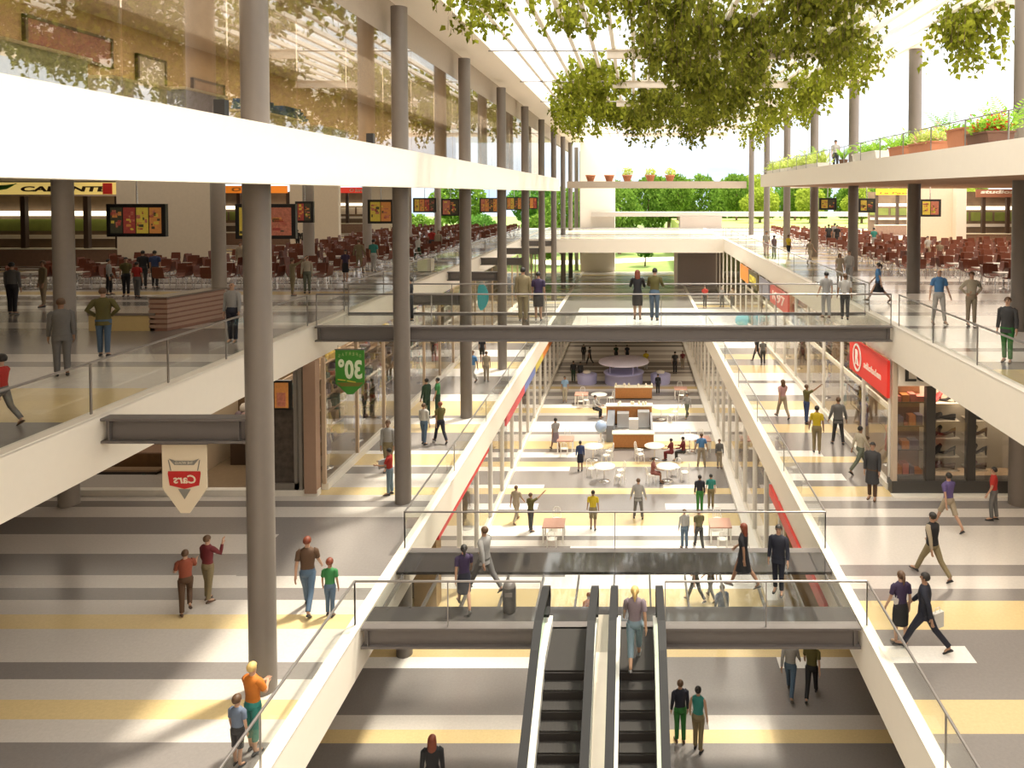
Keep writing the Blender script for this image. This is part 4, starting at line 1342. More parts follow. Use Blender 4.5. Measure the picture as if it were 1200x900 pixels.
# round lilac booth
p = at(731, 448, L0)
LIL = mat('lilac', (.42, .42, .68), .5)
t = thing('round_booth', (p.x, p.y, 0), 'round lilac canopied booth at the deep end of the ground floor cafe', 'booth')
MB().lathe([(1.5, 0), (1.5, .75), (1.6, .8), (1.6, .86), (1.0, .86)], 28, p).build('counter', LIL, t)
MB().lathe([(2.0, 1.62), (1.95, 1.76), (1.0, 1.92), (.1, 1.96)], 28, p).build('canopy', mat('lilac_pale', (.68, .64, .78), .5), t)
for k in range(4):
    a = k * PI / 2 + .6
    MB().tube([(p.x + 1.3 * math.cos(a), p.y + 1.3 * math.sin(a), 0), (p.x + 1.3 * math.cos(a), p.y + 1.3 * math.sin(a), 1.68)], .05, 8).build('post', LIL, t)
for s in (-1, 1):
    t = thing('lilac_seat_drum', (p.x + s * 2.9, p.y - .2, 0), 'round lilac seat drum on the %s side of the canopied booth' % ('kiosk' if s > 0 else 'blue fascia sign'), 'seat', 'lilac seats')
    MB().lathe([(.75, 0), (.8, .7), (.55, .78), (.1, .8)], 20, (p.x + s * 2.9, p.y - .2, 0)).build('drum', LIL, t)
    MB().lathe([(.3, .8), (.32, .93), (.2, .98)], 14, (p.x + s * 2.9, p.y - .2, 0)).build('bowl', WHITE, t)

WIRE = mat('wire_white', (.86, .84, .80), .4)


def wire_chair_parts():
    f = MB()
    for sx in (-1, 1):
        f.tube([(sx * .19, .19, 0), (sx * .19, .17, .45), (sx * .19, -.17, .45), (sx * .17, -.22, .62), (sx * .15, -.25, .82)], .017, 6)
        f.tube([(sx * .19, -.2, 0), (sx * .18, -.17, .45)], .012, 6)
    f.tube([(-.15, -.25, .82), (-.08, -.26, .88), (.08, -.26, .88), (.15, -.25, .82)], .012, 6)
    b = MB()
    for k in range(5):
        x = -.12 + .06 * k
        b.tube([(x, -.17, .47), (x, -.23, .64), (x, -.255, .87)], .006, 4)
    s = MB().lathe([(.19, .445), (.2, .455), (.19, .47), (.02, .475)], 14)
    return f, b, s


wf, wb, ws = wire_chair_parts()
WCM = (('frame', wf.mesh('frame', WIRE)), ('back_wires', wb.mesh('back_wires', WIRE)), ('seat', ws.mesh('seat', WIRE)))
RTM = (('table_top', MB().lathe([(.02, .70), (.5, .71), (.53, .72), (.53, .745), (.02, .75)], 28).mesh('table_top', mat('cafe_white', (.88, .86, .82), .3))),
       ('stem', MB().lathe([(.03, .03), (.03, .70)], 10).mesh('stem', CHROME)), ('foot', MB().lathe([(.28, 0), (.27, .02), (.03, .05)], 16).mesh('foot', CHROME)))


def cafe_chair(x, y, rz, label):
    t = thing('wire_chair', (x, y, 0), label, 'chair', 'white wire cafe chairs', rz)
    for nm, me in WCM:
        o = bpy.data.objects.new(nm, me); C.objects.link(o); o.parent = t


def round_table(px, py, desc, chairs, s=1.08):
    p = at(px, py, .74 * s)
    t = thing('cafe_table', (p.x, p.y, 0), 'round white cafe table ' + desc, 'table', 'round cafe tables')
    t.scale = (s, s, s)
    for nm, me in RTM:
        o = bpy.data.objects.new(nm, me); C.objects.link(o); o.parent = t
    for k, a in enumerate(chairs):
        r_ = .85 * s
        cafe_chair(p.x + r_ * math.cos(a), p.y + r_ * math.sin(a), a + PI / 2, 'white wire chair %s round table %s' % (['pulled up to', 'across', 'tucked beside', 'by'][k], desc))


round_table(708, 546, 'in front of the kiosk', (.4, 2.4, -.5))
round_table(782, 546, 'of the dusty red sitter', (1.0, 3.5, .1))
round_table(695, 522.5, 'by the blue globe', (.2, -.6, 1.2))
round_table(767, 522, 'at the front kiosk end', (2.8, 3.6))
round_table(702, 462, 'by the white topped sitter', (.5, 3.4))
round_table(775, 477, 'by the black clad stander', (.2, -.8))
round_table(808, 512, 'of the dark red pair', (1.6, 0.1))


def pink_table(px, py, desc):
    p = at(px, py, .0)
    t = thing('square_table', (p.x, p.y, 0), 'square pink tan cafe table ' + desc, 'table', 'pink tan square tables')
    MB().box(p.x - .47, p.x + .47, p.y - .02, p.y + .92, .66, .72).build('table_top', PINKT, t)
    for sx in (-1, 1):
        for q in (.04, .84):
            MB().box(p.x + sx * .42 - .03, p.x + sx * .42 + .03, p.y - .03 + q, p.y + .03 + q, 0, .66).build('leg', WIRE, t)
    cafe_chair(p.x, p.y - .55, 0, 'white wire chair before the pink table ' + desc)
    cafe_chair(p.x, p.y + 1.45, PI, 'white wire chair behind the pink table ' + desc)


for px, py, d in ((648, 637, 'near the footbridge, fascia strip side'), (845, 637, 'near the footbridge, shoe side'), (662, 531, 'beside the dark blue dressed woman'), (824, 531, 'beside the pair in dark red'),
                  (681, 475, 'beside the pale round tables at mid floor'), (798, 468, 'behind the rear kiosk, glazed side')):
    pink_table(px, py, d)

# ---------------------------------------------------------------- terrace planting
PL = [leafmat('terrace_leaf', (.16, .36, .03), (.38, .58, .08)), leafmat('terrace_leaf_pale', (.45, .55, .12), (.62, .70, .22)), leafmat('flower_red', (.5, .02, .02), (.65, .06, .04)), leafmat('flower_pink', (.6, .3, .25), (.7, .5, .4))]


def frond_plant(px, h, nf, seed, label, potcol, droop=.5, pot=(.22, .45), X=10.75, leaf=0, z=L3):
    r = random.Random(seed)
    Y = X * FL / (px - CX)
    t = thing('potted_palm', (X, Y, z), label, 'plant', 'terrace plants')
    MB().lathe([(pot[0] * .75, 0), (pot[0], pot[1]), (pot[0] * 1.08, pot[1]), (pot[0] * 1.05, pot[1] + .05), (pot[0] * .9, pot[1] + .03)], 16, (X, Y, z)).build('pot', mat('pot_%s' % potcol, {'terracotta': (.45, .17, .08), 'brown': (.14, .07, .04), 'grey': (.3, .28, .26)}[potcol], .7), t)
    st, lf = MB(), MB()
    for k in range(nf):
        a = 2 * PI * k / nf + r.uniform(-.3, .3)
        L = h * r.uniform(.75, 1.1)
        el = r.uniform(.75, 1.35)
        pts = []
        x, zz = 0, pot[1]
        for q in range(9):
            pts.append((X + x * math.cos(a), Y + x * math.sin(a), z + zz))
            e = el - droop * 1.9 * (q / 8) ** 1.5
            x += L / 8 * math.cos(e); zz += L / 8 * math.sin(e)
        st.tube(pts, [.014 - .0012 * q for q in range(9)], 5)
        for q in range(1, 9):
            d = (Vector(pts[q]) - Vector(pts[q - 1])).normalized()
            sd = Vector((-math.sin(a), math.cos(a), 0))
            for s in (-1, 1):
                for w in (0, .5):
                    b0 = Vector(pts[q - 1]).lerp(Vector(pts[q]), w)
                    ll = L * .26 * math.sin(PI * (q + w) / 10)
                    tip = b0 + (sd * s * .8 + d * .6 - Vector((0, 0, .25))).normalized() * ll
                    lf.add([b0, b0.lerp(tip, .5) + d * .025, tip, b0.lerp(tip, .5) - d * .025], [(0, 1, 2, 3)])
    st.build('stem', LV[2], t)
    lf.build('frond', PL[leaf], t)
    return t


def bush_box(px0, px1, h, seed, label, box, leaf=0, X=9.55, bh=.4, n=500, flowers=None, z=L3, size=.07):
    y0, y1 = X * FL / (px1 - CX), X * FL / (px0 - CX)
    t = thing('planter', (X, y0, z), label, 'planter', 'terrace planters')
    mb = MB()
    mb.prism([(X - .3, z), (X + .3, z), (X + .36, z + bh), (X - .36, z + bh)], 'y', y0, y1)
    mb.box(X - .39, X + .39, y0 - .03, y1 + .03, z + bh - .05, z + bh)
    mb.build('trough', mat('trough_%s' % box, {'terracotta': (.45, .18, .09), 'brown': (.13, .06, .035), 'white': (.75, .72, .66), 'red': (.5, .05, .04)}[box], .7), t)
    r = random.Random(seed)
    for nm, mm, nn in (('foliage', PL[leaf], n), ('flowers', PL[flowers] if flowers else None, n // 4)):
        if mm is None or nn == 0: continue
        lf = MB()
        for k in range(nn):
            c = Vector((X + r.gauss(0, .2), r.uniform(y0, y1), z + bh + abs(r.gauss(0, .5)) * h * .8))
            a = Vector((r.gauss(0, 1), r.gauss(0, 1), r.gauss(.6, 1))).normalized(); b = a.cross(Vector((r.gauss(0, 1), r.gauss(0, 1), 1))).normalized()
            s = size * r.uniform(.6, 1.6)
            lf.add([c, c + a * s + b * s * .35, c + a * s * 2, c + a * s - b * s * .35], [(0, 1, 2, 3)])
        lf.build(nm, mm, t)
    return t


frond_plant(1178, 1.5, 9, 1, 'tall pale green palm in a brown pot by the big terrace column', 'brown', .35, leaf=0)
bush_box(1146, 1172, .5, 2, 'red flowered planter with ferns beside the big terrace column', 'brown', 0, flowers=2, n=700)
bush_box(1122, 1141, .05, 3, 'terracotta planter box on the terrace edge', 'terracotta', 0, bh=.62, n=60)
frond_plant(1110, 1.45, 10, 4, 'spreading palm with arching fronds between two terrace columns', 'terracotta', .55)
bush_box(1076, 1102, .45, 5, 'planter with pink flowers at the foot of a terrace column', 'terracotta', 1, flowers=3, n=600)
frond_plant(1048, 1.1, 9, 6, 'bushy palm on the terrace just past the tallest free column', 'terracotta', .5)
bush_box(1052, 1068, .3, 7, 'small terracotta planter beyond the terrace column', 'terracotta', 0, n=250)
frond_plant(1022, 1.2, 8, 8, 'thin palm standing alone along the terrace edge', 'grey', .6)
bush_box(1008, 1036, .35, 9, 'white planter with low greenery on the terrace', 'white', 0, n=400)
frond_plant(988, .9, 8, 10, 'small palm beside the person on the terrace', 'brown', .5)
bush_box(903, 966, .55, 12, 'long low hedge trough of pale leaves along the terrace', 'white', 1, X=9.6, bh=.3, n=3000, size=.1)
frond_plant(950, 1.4, 8, 13, 'far palm rising over the long terrace hedge', 'grey', .6, X=10.5)
for i, px in enumerate((692, 714, 735, 762, 785)):
    Y = 81.9
    X = (px - CX) * Y / FL
    t = thing('flower_pot', (X, Y, L3), '%s terracotta pot standing on the far walkway beam' % ORD[i], 'pot', 'pots on the far beam')
    MB().lathe([(.32, 0), (.5, .55), (.55, .56), (.55, .68), (.4, .66)], 16, (X, Y, L3)).build('pot', TERRA, t)
    if i > 1:
        c = leaf_cloud(160, .6, .5, .5, .14, 60 + i, 0)
        place(c, Matrix.Translation((X, Y, L3 + 1.0))).build('foliage', PL[1], t)

# ---------------------------------------------------------------- hanging vines under the roof
VL = [leafmat('vine_olive', (.06, .07, .01), (.19, .20, .026), .45), leafmat('vine_sunlit_tint', (.10, .12, .01), (.24, .26, .03), .5)]  # second, yellower copy has sunlight put into the leaf colour
VST = mat('vine_stem', (.14, .09, .04), .8)


def vine(x0, x1, y0, y1, L, n, seed, label, leaf=0, z=ROOF + .2, size=.125):
    r = random.Random(seed)
    t = thing('hanging_vine', ((x0 + x1) / 2, (y0 + y1) / 2, z), label, 'vine', 'vines hanging from the roof')
    lf, st = MB(), MB()
    size = .14 if y0 < 33 else .175
    n = int(n * (.62 if leaf else .47))
    clumps = [(r.uniform(x0, x1), r.uniform(y0, y1), r.uniform(.5, 1.1)) for _ in range(max(4, int((x1 - x0) * (y1 - y0) / 3.2)))]
    vs, fs = [], []
    made = 0
    while made < n:
        c = r.choice(clumps)
        x, y = c[0] + r.gauss(0, .62), c[1] + r.gauss(0, .75)
        if not (x0 - .4 < x < x1 + .4 and y0 - .5 < y < y1 + .5): continue
        up = r.choice((0, 0, .5, .9, 1.1))
        z1 = z + up * r.random()
        LL = L * c[2] * r.uniform(.25, 1) + (z1 - z) * .6
        k = max(2, int(LL / .1))
        sway = (r.uniform(-.12, .12), r.uniform(-.12, .12))
        st.tube([(x, y, z1 + .1), (x + sway[0] * .5, y + sway[1] * .5, z1 - LL * .5), (x + sway[0], y + sway[1], z1 - LL)], .008, 3, cap=False)
        for q in range(k):
            u = q / k
            p = Vector((x + sway[0] * u + r.gauss(0, .1), y + sway[1] * u + r.gauss(0, .1), z1 - LL * u + r.gauss(0, .05)))
            a = Vector((r.gauss(0, .8), r.gauss(0, .8), -1)).normalized()
            b = a.cross(Vector((r.gauss(0, 1), r.gauss(0, 1), r.gauss(0, .4)))).normalized()
            nn = a.cross(b)
            s = size * r.uniform(.6, 1.25)
            o = len(vs)
            vs += [p, p + a * s * .6 + b * s * .72 + nn * s * .2, p + a * s * 1.9, p + a * s * .6 - b * s * .72 + nn * s * .2]
            fs.append((o, o + 1, o + 2)); fs.append((o, o + 2, o + 3))
            made += 1
    lf.add(vs, fs)
    lf.build('foliage', VL[leaf], t)
    st.build('stem', VST, t)


VINES = [(-6.6, -3.6, 24.6, 30, 1.0, 900, 'sparse ivy hanging in front of the white roof edge above the second column', 1), (-3.4, -.2, 24.6, 29.5, .9, 1200, 'ivy fringe between the roof edge and the bare louvres over the second column', 1),
         (-4.4, -.6, 39, 47, 1.2, 2600, 'yellow green vine below the bare louvres beside the white roof edge', 1), (-5.2, -1.0, 49, 57, 1.7, 2800, 'yellow green vine hanging lower behind the first one', 1),
         (-6.4, .5, 58, 68, 2.5, 3400, 'deep vine mass near the far white pier', 1), (-.2, 3.0, 24.5, 31, 1.5, 3300, 'olive vine overhead in line with the escalators', 0), (2.8, 5.8, 24.5, 31.5, 1.6, 3300, 'dense olive vine overhead beside the escalator line', 0),
         (-.2, 3.6, 31.5, 37.5, 1.9, 3400, 'dark olive curtain behind the overhead vine', 0), (3.2, 6.8, 32, 38, 2.0, 3400, 'dark olive curtain above the footbridge end', 0), (.6, 4.6, 38.5, 45, 2.2, 3400, 'middle vine curtain in the centre of the roof', 0),
         (4.4, 8.2, 39, 46, 2.2, 3200, 'middle vine curtain on the garden terrace side', 0), (-.8, 3.0, 47, 54, 2.4, 3000, 'long vine curtain over the cafe kiosks', 0), (3.0, 8.2, 47, 55, 2.5, 3200, 'long vine curtain reaching toward the third terrace column', 0),
         (-1, 3.2, 57, 66, 2.8, 2800, 'farthest hanging vine with two drooping points', 0), (3.4, 8.6, 57, 67, 3.2, 3200, 'far broad vine drooping low before the sky', 0),
         (5.6, 8.6, 24.4, 29, 1.2, 2800, 'vine thicket between louvres above the tallest terrace column', 0), (6.0, 9.8, 29.2, 33.5, 1.2, 2600, 'vine thicket just in front of a white cross beam', 0), (8.2, 11.4, 31, 36, 2.0, 1500, 'loose vine strands hanging beside the terrace column top', 1),
         (8.6, 11.8, 39, 46, 2.5, 1900, 'sunny vine strands between the third and fourth terrace columns', 1), (9.0, 12.0, 49, 58, 2.5, 1500, 'sunny vine strands by the deeper terrace columns', 1), (10.6, 13.0, 24.6, 29.4, 3.0, 1900, 'sunlit ivy curtain hanging beside the biggest terrace column', 1),
         (9.5, 12.0, 60, 72, 2.6, 900, 'small distant vine at the end of the terrace columns', 1)]
for i, (a, b, c, d, L, n, lab, lf) in enumerate(VINES):
    vine(a, b, c, d, L, n, 300 + i, lab, lf)
# ---------------------------------------------------------------- people
POSES = {
    'stand': dict(hL=.04, hR=-.05, kL=.02, kR=.03, sL=.06, sR=.0, dL=.14, dR=.13, eL=.22, eR=.18),
    'stance': dict(hL=.16, hR=-.10, kL=.22, kR=.03, sL=.12, sR=-.08, dL=.2, dR=.16, eL=.35, eR=.3),
    'wide': dict(hL=.08, hR=-.06, kL=.05, kR=.03, sL=.0, sR=-.05, dL=.30, dR=.30, eL=.35, eR=.35, spread=.10),
    'walk': dict(hL=.42, hR=-.32, kL=.10, kR=.38, sL=-.34, sR=.38, dL=.14, dR=.14, eL=.25, eR=.4),
    'walk2': dict(hL=-.34, hR=.40, kL=.42, kR=.08, sL=.36, sR=-.32, dL=.15, dR=.15, eL=.4, eR=.25),
    'stride': dict(hL=.55, hR=-.48, kL=.10, kR=.30, sL=-.42, sR=.42, dL=.15, dR=.16, eL=.2, eR=.3),
    'armup': dict(hL=.06, hR=-.06, kL=.04, kR=.03, sL=.15, sR=2.15, dL=.2, dR=.45, eL=.3, eR=.2),
    'phone': dict(hL=.12, hR=-.08, kL=.15, kR=.02, sL=.1, sR=.75, dL=.15, dR=.25, eL=.3, eR=2.2, iR=-.2),
    'lean': dict(hL=.0, hR=-.05, kL=.02, kR=.05, sL=.55, sR=.55, dL=.25, dR=.25, eL=.9, eR=.9, iL=-.25, iR=-.25, lean=.10),
    'hips': dict(hL=.06, hR=-.06, kL=.03, kR=.03, sL=-.25, sR=-.25, dL=.62, dR=.62, eL=.75, eR=.75, iL=-1.35, iR=-1.35),
    'folded': dict(hL=.05, hR=-.05, kL=.03, kR=.03, sL=.35, sR=.35, dL=.2, dR=.2, eL=1.35, eR=1.35, iL=-.9, iR=-.9),
    'read': dict(hL=.05, hR=-.05, kL=.03, kR=.03, sL=.45, sR=.45, dL=.2, dR=.2, eL=1.2, eR=1.2, iL=-.25, iR=-.25, lean=.04),
    'knee': dict(hL=-.12, hR=.55, kL=.05, kR=1.35, sL=.25, sR=.55, dL=.2, dR=.2, eL=.9, eR=1.1, lean=-.08),
    'sit': dict(hL=1.45, hR=1.40, kL=1.5, kR=1.42, sL=.5, sR=.6, dL=.15, dR=.15, eL=.95, eR=.9, lean=.06),
}
_PM = {}


def fk(pose, child):
    p = POSES[pose]
    hs = 1.24 if child else 1.0
    J = {}
    sp = p.get('spread', .0)
    lean = p.get('lean', 0)

    def L(v):   # lean the upper body about the pelvis
        y, z = v[1], v[2] - .95
        return Vector((v[0], y * math.cos(lean) + z * math.sin(lean), .95 + z * math.cos(lean) - y * math.sin(lean)))

    def Hd(v):  # head scaling about the neck
        return L((v[0] * hs, v[1] * hs, 1.5 + (v[2] - 1.5) * hs))
    J['Lf'], J['Hf'], J['hs'] = L, Hd, hs
    for s, k in ((-1, 'L'), (1, 'R')):
        h, kn = p['h' + k], p['k' + k]
        hip = Vector((s * .09, 0, .92))
        knee = hip + .43 * Vector((s * sp, math.sin(h), -math.cos(h)))
        b = h - kn
        ank = knee + .42 * Vector((s * sp, math.sin(b), -math.cos(b)))
        t = b * .8 if b < 0 else b * .35
        if pose == 'sit': t = 0
        heel = ank + .05 * Vector((0, -math.cos(t) * .7, -.9))
        toe = ank + Vector((s * .02, .17 * math.cos(t) + .05 * math.sin(t), .17 * math.sin(t) - .05 * math.cos(t)))
        J['hip' + k], J['knee' + k], J['ank' + k], J['toe' + k], J['heel' + k] = hip, knee, ank, toe, heel
        sw, ab, el, inn = p['s' + k], p['d' + k], p['e' + k], p.get('i' + k, -.08)
        sh = Vector((s * .175, 0, 1.42))

        def D(a, d): return Vector((s * math.sin(d), math.cos(d) * math.sin(a), -math.cos(d) * math.cos(a)))
        elb = sh + .285 * D(sw, ab)
        fd = D(sw + el, ab + inn)
        wr = elb + .25 * fd
        palm = wr + .085 * fd
        J['sh' + k], J['elb' + k], J['wr' + k], J['palm' + k], J['fd' + k] = L(sh), L(elb), L(wr), L(palm), (L(wr + fd) - L(wr)).normalized()
    zmin = min((J['toeL'].z, J['toeR'].z, J['heelL'].z, J['heelR'].z)) - .035
    J['dz'] = -zmin
    return J


def body_mesh(pose, child):
    key = (pose, child, 'body')
    if key in _PM: return _PM[key]
    J = fk(pose, child)
    L, H, hs = J['Lf'], J['Hf'], J['hs']
    V, E, R = [], [], []

    def add(p, r, par=None):
        V.append(Vector(p)); R.append(r)
        if par is not None: E.append((par, len(V) - 1))
        return len(V) - 1
    pel = add((0, 0, .95), .12)
    wa = add(L((0, 0, 1.10)), .105, pel)
    ch = add(L((0, 0, 1.27)), .125, wa)
    uc = add(L((0, 0, 1.385)), .085, ch)
    nk = add(L((0, .0, 1.50)), .05, uc)
    cn = add(H((0, .016, 1.57)), .062 * hs, nk)
    hd = add(H((0, .01, 1.645)), .083 * hs, cn)
    add(H((0, -.005, 1.715)), .058 * hs, hd)
    for s, k in ((-1, 'L'), (1, 'R')):
        a = add(J['sh' + k] - Vector((0, 0, .012)), .044, uc)
        e = add(J['elb' + k], .040, a)
        w = add(J['wr' + k], .027, e)
        pm = add(J['palm' + k], .030, w)
        fd = J['fd' + k]
        side = Vector((0, 1, 0)) - fd * fd.y
        side = side.normalized() if side.length > .1 else Vector((0, 0, 1))
        nrm = fd.cross(side).normalized() * -s
        for q, (o, ln) in enumerate(((.027, .066), (.009, .076), (-.009, .070), (-.026, .055))):
            f1 = add(J['palm' + k] + side * o + fd * .035, .0095, pm)
            f2 = add(J['palm' + k] + side * o * 1.1 + fd * (.035 + ln * .55) + nrm * .008, .0088, f1)
            add(J['palm' + k] + side * o * 1.1 + fd * (.03 + ln) + nrm * .026, .0075, f2)
        t1 = add(J['wr' + k].lerp(J['palm' + k], .55) + side * .038 + nrm * .01, .011, w)
        add(J['wr' + k].lerp(J['palm' + k], 1.0) + side * .062 + nrm * .02, .0085, t1)
        h = add(J['hip' + k], .088, pel)
        th = add(J['hip' + k].lerp(J['knee' + k], .5), .075, h)
        kn = add(J['knee' + k], .056, th)
        cf = add(J['knee' + k].lerp(J['ank' + k], .35) + Vector((0, -.012, 0)), .055, kn)
        an = add(J['ank' + k], .037, cf)
        add(J['toe' + k], .034, an)
    me = bpy.data.meshes.new('body')
    me.from_pydata([tuple(v) for v in V], E, [])
    ob = bpy.data.objects.new('body_tmp', me)
    C.objects.link(ob)
    ob.modifiers.new('skin', 'SKIN').use_smooth_shade = True
    sv = me.skin_vertices[0].data
    for i, r in enumerate(R): sv[i].radius = (r, r)
    sv[0].use_root = True
    ss = ob.modifiers.new('sub', 'SUBSURF'); ss.levels = 1
    dg = bpy.context.evaluated_depsgraph_get()
    ev = bpy.data.meshes.new_from_object(ob.evaluated_get(dg))
    mb = MB()
    mb.add([v.co for v in ev.vertices], [tuple(p.vertices) for p in ev.polygons], 0, True)
    bpy.data.objects.remove(ob); bpy.data.meshes.remove(ev)
    # face: nose, ears, eyes, mouth follow the head
    def blob(c, r, m, sx=1, sy=1, sz=1):
        q = MB().sphere((0, 0, 0), r * hs, 8, 6, m, sx, sy, sz)
        cc = H(c)
        mb.add([Vector(v) + cc for v in q.v], q.f, m, True)
    blob((0, .088, 1.632), .017, 0, .8, 1.1, 1.4)
    for s in (-1, 1):
        blob((s * .083, -.002, 1.635), .02, 0, .4, .9, 1.3)
        blob((s * .031, .078, 1.655), .0125, 1, 1.2, .6, .8)
        blob((s * .031, .076, 1.678), .014, 1, 1.5, .5, .3)
    blob((0, .076, 1.592), .02, 2, 1.3, .5, .4)
    mb.v = [(x, y, z + J['dz']) for x, y, z in mb.v]
    _PM[key] = mb.mesh('body', [None, None, None])
    return _PM[key]


def loft(J, rows, n=14):
    rs = []
    for z, rx, ry, yo in rows:
        rs.append([J['Lf']((rx * math.cos(2 * PI * k / n), yo + ry * math.sin(2 * PI * k / n), z)) if z > .95 else Vector((rx * math.cos(2 * PI * k / n), yo + ry * math.sin(2 * PI * k / n), z)) for k in range(n)])
    return rs


def top_mesh(kind, pose, child, fem):
    key = (pose, child, 'top', kind, fem)
    if key in _PM: return _PM[key]
    J = fk(pose, child)
    mb = MB()
    w = .92 if fem else 1.0
    g = {'jacket': 1.1, 'coat': 1.13, 'vest': 1.14}.get(kind, 1.0)
    hem = {'jacket': .80, 'coat': .50, 'vest': .90}.get(kind, .92)
    sit = pose == 'sit'
    if sit: hem = .90
    wa = .130 if fem else .148
    rows = []
    if hem < .6: rows += [(.50, .21, .20, (J['kneeL'].y + J['kneeR'].y) / 4), (.72, .20, .17, 0)]
    elif hem < .85: rows += [(.80, .19, .15, 0)]
    rows += [(.92, .172, .132, 0), (1.0, .155 * g, .118 * g, 0), (1.10, wa * g, .105 * g, 0), (1.2, .160 * w * g, .118 * g, .004), (1.30, .182 * w * g, .126 * g, .008 if fem else .002), (1.385, .192 * w * g, .112 * g, 0), (1.44, .178 * w * g, .098 * g, 0), (1.475, .115, .082, 0), (1.505, .068, .066, .002)]
    mb.rings(loft(J, rows))
    for k in 'LR':
        a, e, wr = J['sh' + k], J['elb' + k], J['wr' + k]
        a0 = a.lerp(J['Lf']((0, 0, 1.41)), .25)
        if kind == 'tee':
            mb.tube([a0, a.lerp(e, .12), a.lerp(e, .45), a.lerp(e, .72)], [.074, .072 * g, .062 * g, .060 * g], 10)
        elif kind in ('shirt', 'jacket', 'coat'):
            mb.tube([a0, a.lerp(e, .12), a.lerp(e, .6), e, e.lerp(wr, .5), e.lerp(wr, .97)], [.074, .071 * g, .058 * g, .051 * g, .046 * g, .039 * g], 10)
    mb.v = [(x, y, z + J['dz']) for x, y, z in mb.v]
    _PM[key] = mb.mesh('top', [None])
    return _PM[key]


def bot_mesh(kind, pose, child):
    key = (pose, child, 'bot', kind)
    if key in _PM: return _PM[key]
    J = fk(pose, child)
    mb = MB()
    if kind == 'skirt' and pose != 'sit':
        ym = (J['kneeL'].y + J['kneeR'].y) / 2
        sp = abs(J['kneeL'].y - J['kneeR'].y) / 2
        mb.rings(loft(J, [(.50, .19, .11 + sp * .85, ym), (.52, .185, .11 + sp * .8, ym), (.70, .19, .14 + sp * .3, ym * .5), (.86, .182, .142, 0), (.95, .166, .128, 0), (1.04, .145, .112, 0)]))
    else:
        mb.rings(loft(J, [(.80, .05, .05, 0), (.84, .13, .10, 0), (.90, .178, .136, 0), (.96, .168, .130, 0), (1.03, .150, .114, 0)]))
        f = {'shorts': .0, 'skirt': -.1, 'capri': .55, 'trousers': .94}[kind]
        for k in 'LR':
            h, kn, an = J['hip' + k], J['knee' + k], J['ank' + k]
            pts = [h + Vector((0, 0, .02)), h.lerp(kn, .3), h.lerp(kn, .75)]
            rad = [.098, .094, .078]
            if f <= 0:
                pts.append(h.lerp(kn, 1 + f)); rad.append(.082)
            else:
                pts += [kn, kn.lerp(an, .4), kn.lerp(an, f)]
                rad += [.070, .066, .058]
            mb.tube(pts, rad, 10)
    mb.v = [(x, y, z + J['dz']) for x, y, z in mb.v]
    _PM[key] = mb.mesh('bottom', [None])
    return _PM[key]


def shoe_m(k, pose, child):
    key = (pose, child, 'shoe', k)
    if key in _PM: return _PM[key]
    J = fk(pose, child)
    a, t, h = J['ank' + k], J['toe' + k], J['heel' + k]
    d = (t - h).normalized()
    up = Vector((1, 0, 0)).cross(d).normalized()
    sd = d.cross(up)
    rs = []
    n = 10
    for u, w, ht in ((-.03, .02, .03), (0, .036, .06), (.06, .038, .075), (.13, .044, .05), (.20, .042, .036), (.235, .022, .026)):
        c = h + d * u - up * .005
        rs.append([c + sd * w * math.cos(2 * PI * q / n) + up * (ht * .5 * math.sin(2 * PI * q / n) + ht * .5 - .03) for q in range(n)])
    mb = MB().rings(rs)
    mb.v = [(x, y, z + J['dz']) for x, y, z in mb.v]
    _PM[key] = mb.mesh('shoe', [None])
    return _PM[key]


def hair_m(style, pose, child):
    key = (pose, child, 'hair', style)
    if key in _PM: return _PM[key]
    J = fk(pose, child)
    H = J['Hf']
    mb = MB()
    n, kk = 16, 10
    V = []
    c, r = (0, -.010, 1.662), .098
    for i in range(kk + 1):
        t = PI * i / kk
        for j in range(n):
            a = 2 * PI * j / n
            rr_ = max(math.sin(t), .03) * r
            V.append(Vector((c[0] + .93 * rr_ * math.cos(a), c[1] + 1.04 * rr_ * math.sin(a), c[2] - r * math.cos(t))))
    F = []
    low = 1.60 if style == 'short' else 1.56
    for i in range(kk):
        for j in range(n):
            f = [i * n + j, i * n + (j + 1) % n, (i + 1) * n + (j + 1) % n, (i + 1) * n + j]
            m = sum((V[q] for q in f), Vector()) / 4
            if m.z < low or (m.y > .02 and m.z < 1.695 - (.03 if m.y < .045 and style != 'short' else 0)): continue
            F.append(f)
    mb.add([H(v) for v in V], F, 0, True)
    if style == 'long':
        rs = []
        for z, rx, ry, yo in ((1.70, .088, .07, -.03), (1.62, .098, .075, -.035), (1.54, .10, .065, -.045), (1.46, .095, .05, -.06), (1.40, .06, .03, -.07)):
            rs.append([H((rx * math.cos(2 * PI * q / 12), yo + ry * min(.5, math.sin(2 * PI * q / 12)), z)) for q in range(12)])
        mb.rings(rs)
    if style == 'pony':
        mb.tube([H((0, -.09, 1.69)), H((0, -.135, 1.66)), H((0, -.14, 1.56)), H((0, -.12, 1.47))], [.03, .036, .03, .012], 8)
    if style == 'bun':
        q = MB().sphere((0, -.09, 1.71), .045, 10, 7)
        mb.add([H(v) for v in q.v], q.f, 0, True)
    mb.v = [(x, y, z + J['dz']) for x, y, z in mb.v]
    _PM[key] = mb.mesh('hair', [None])
    return _PM[key]


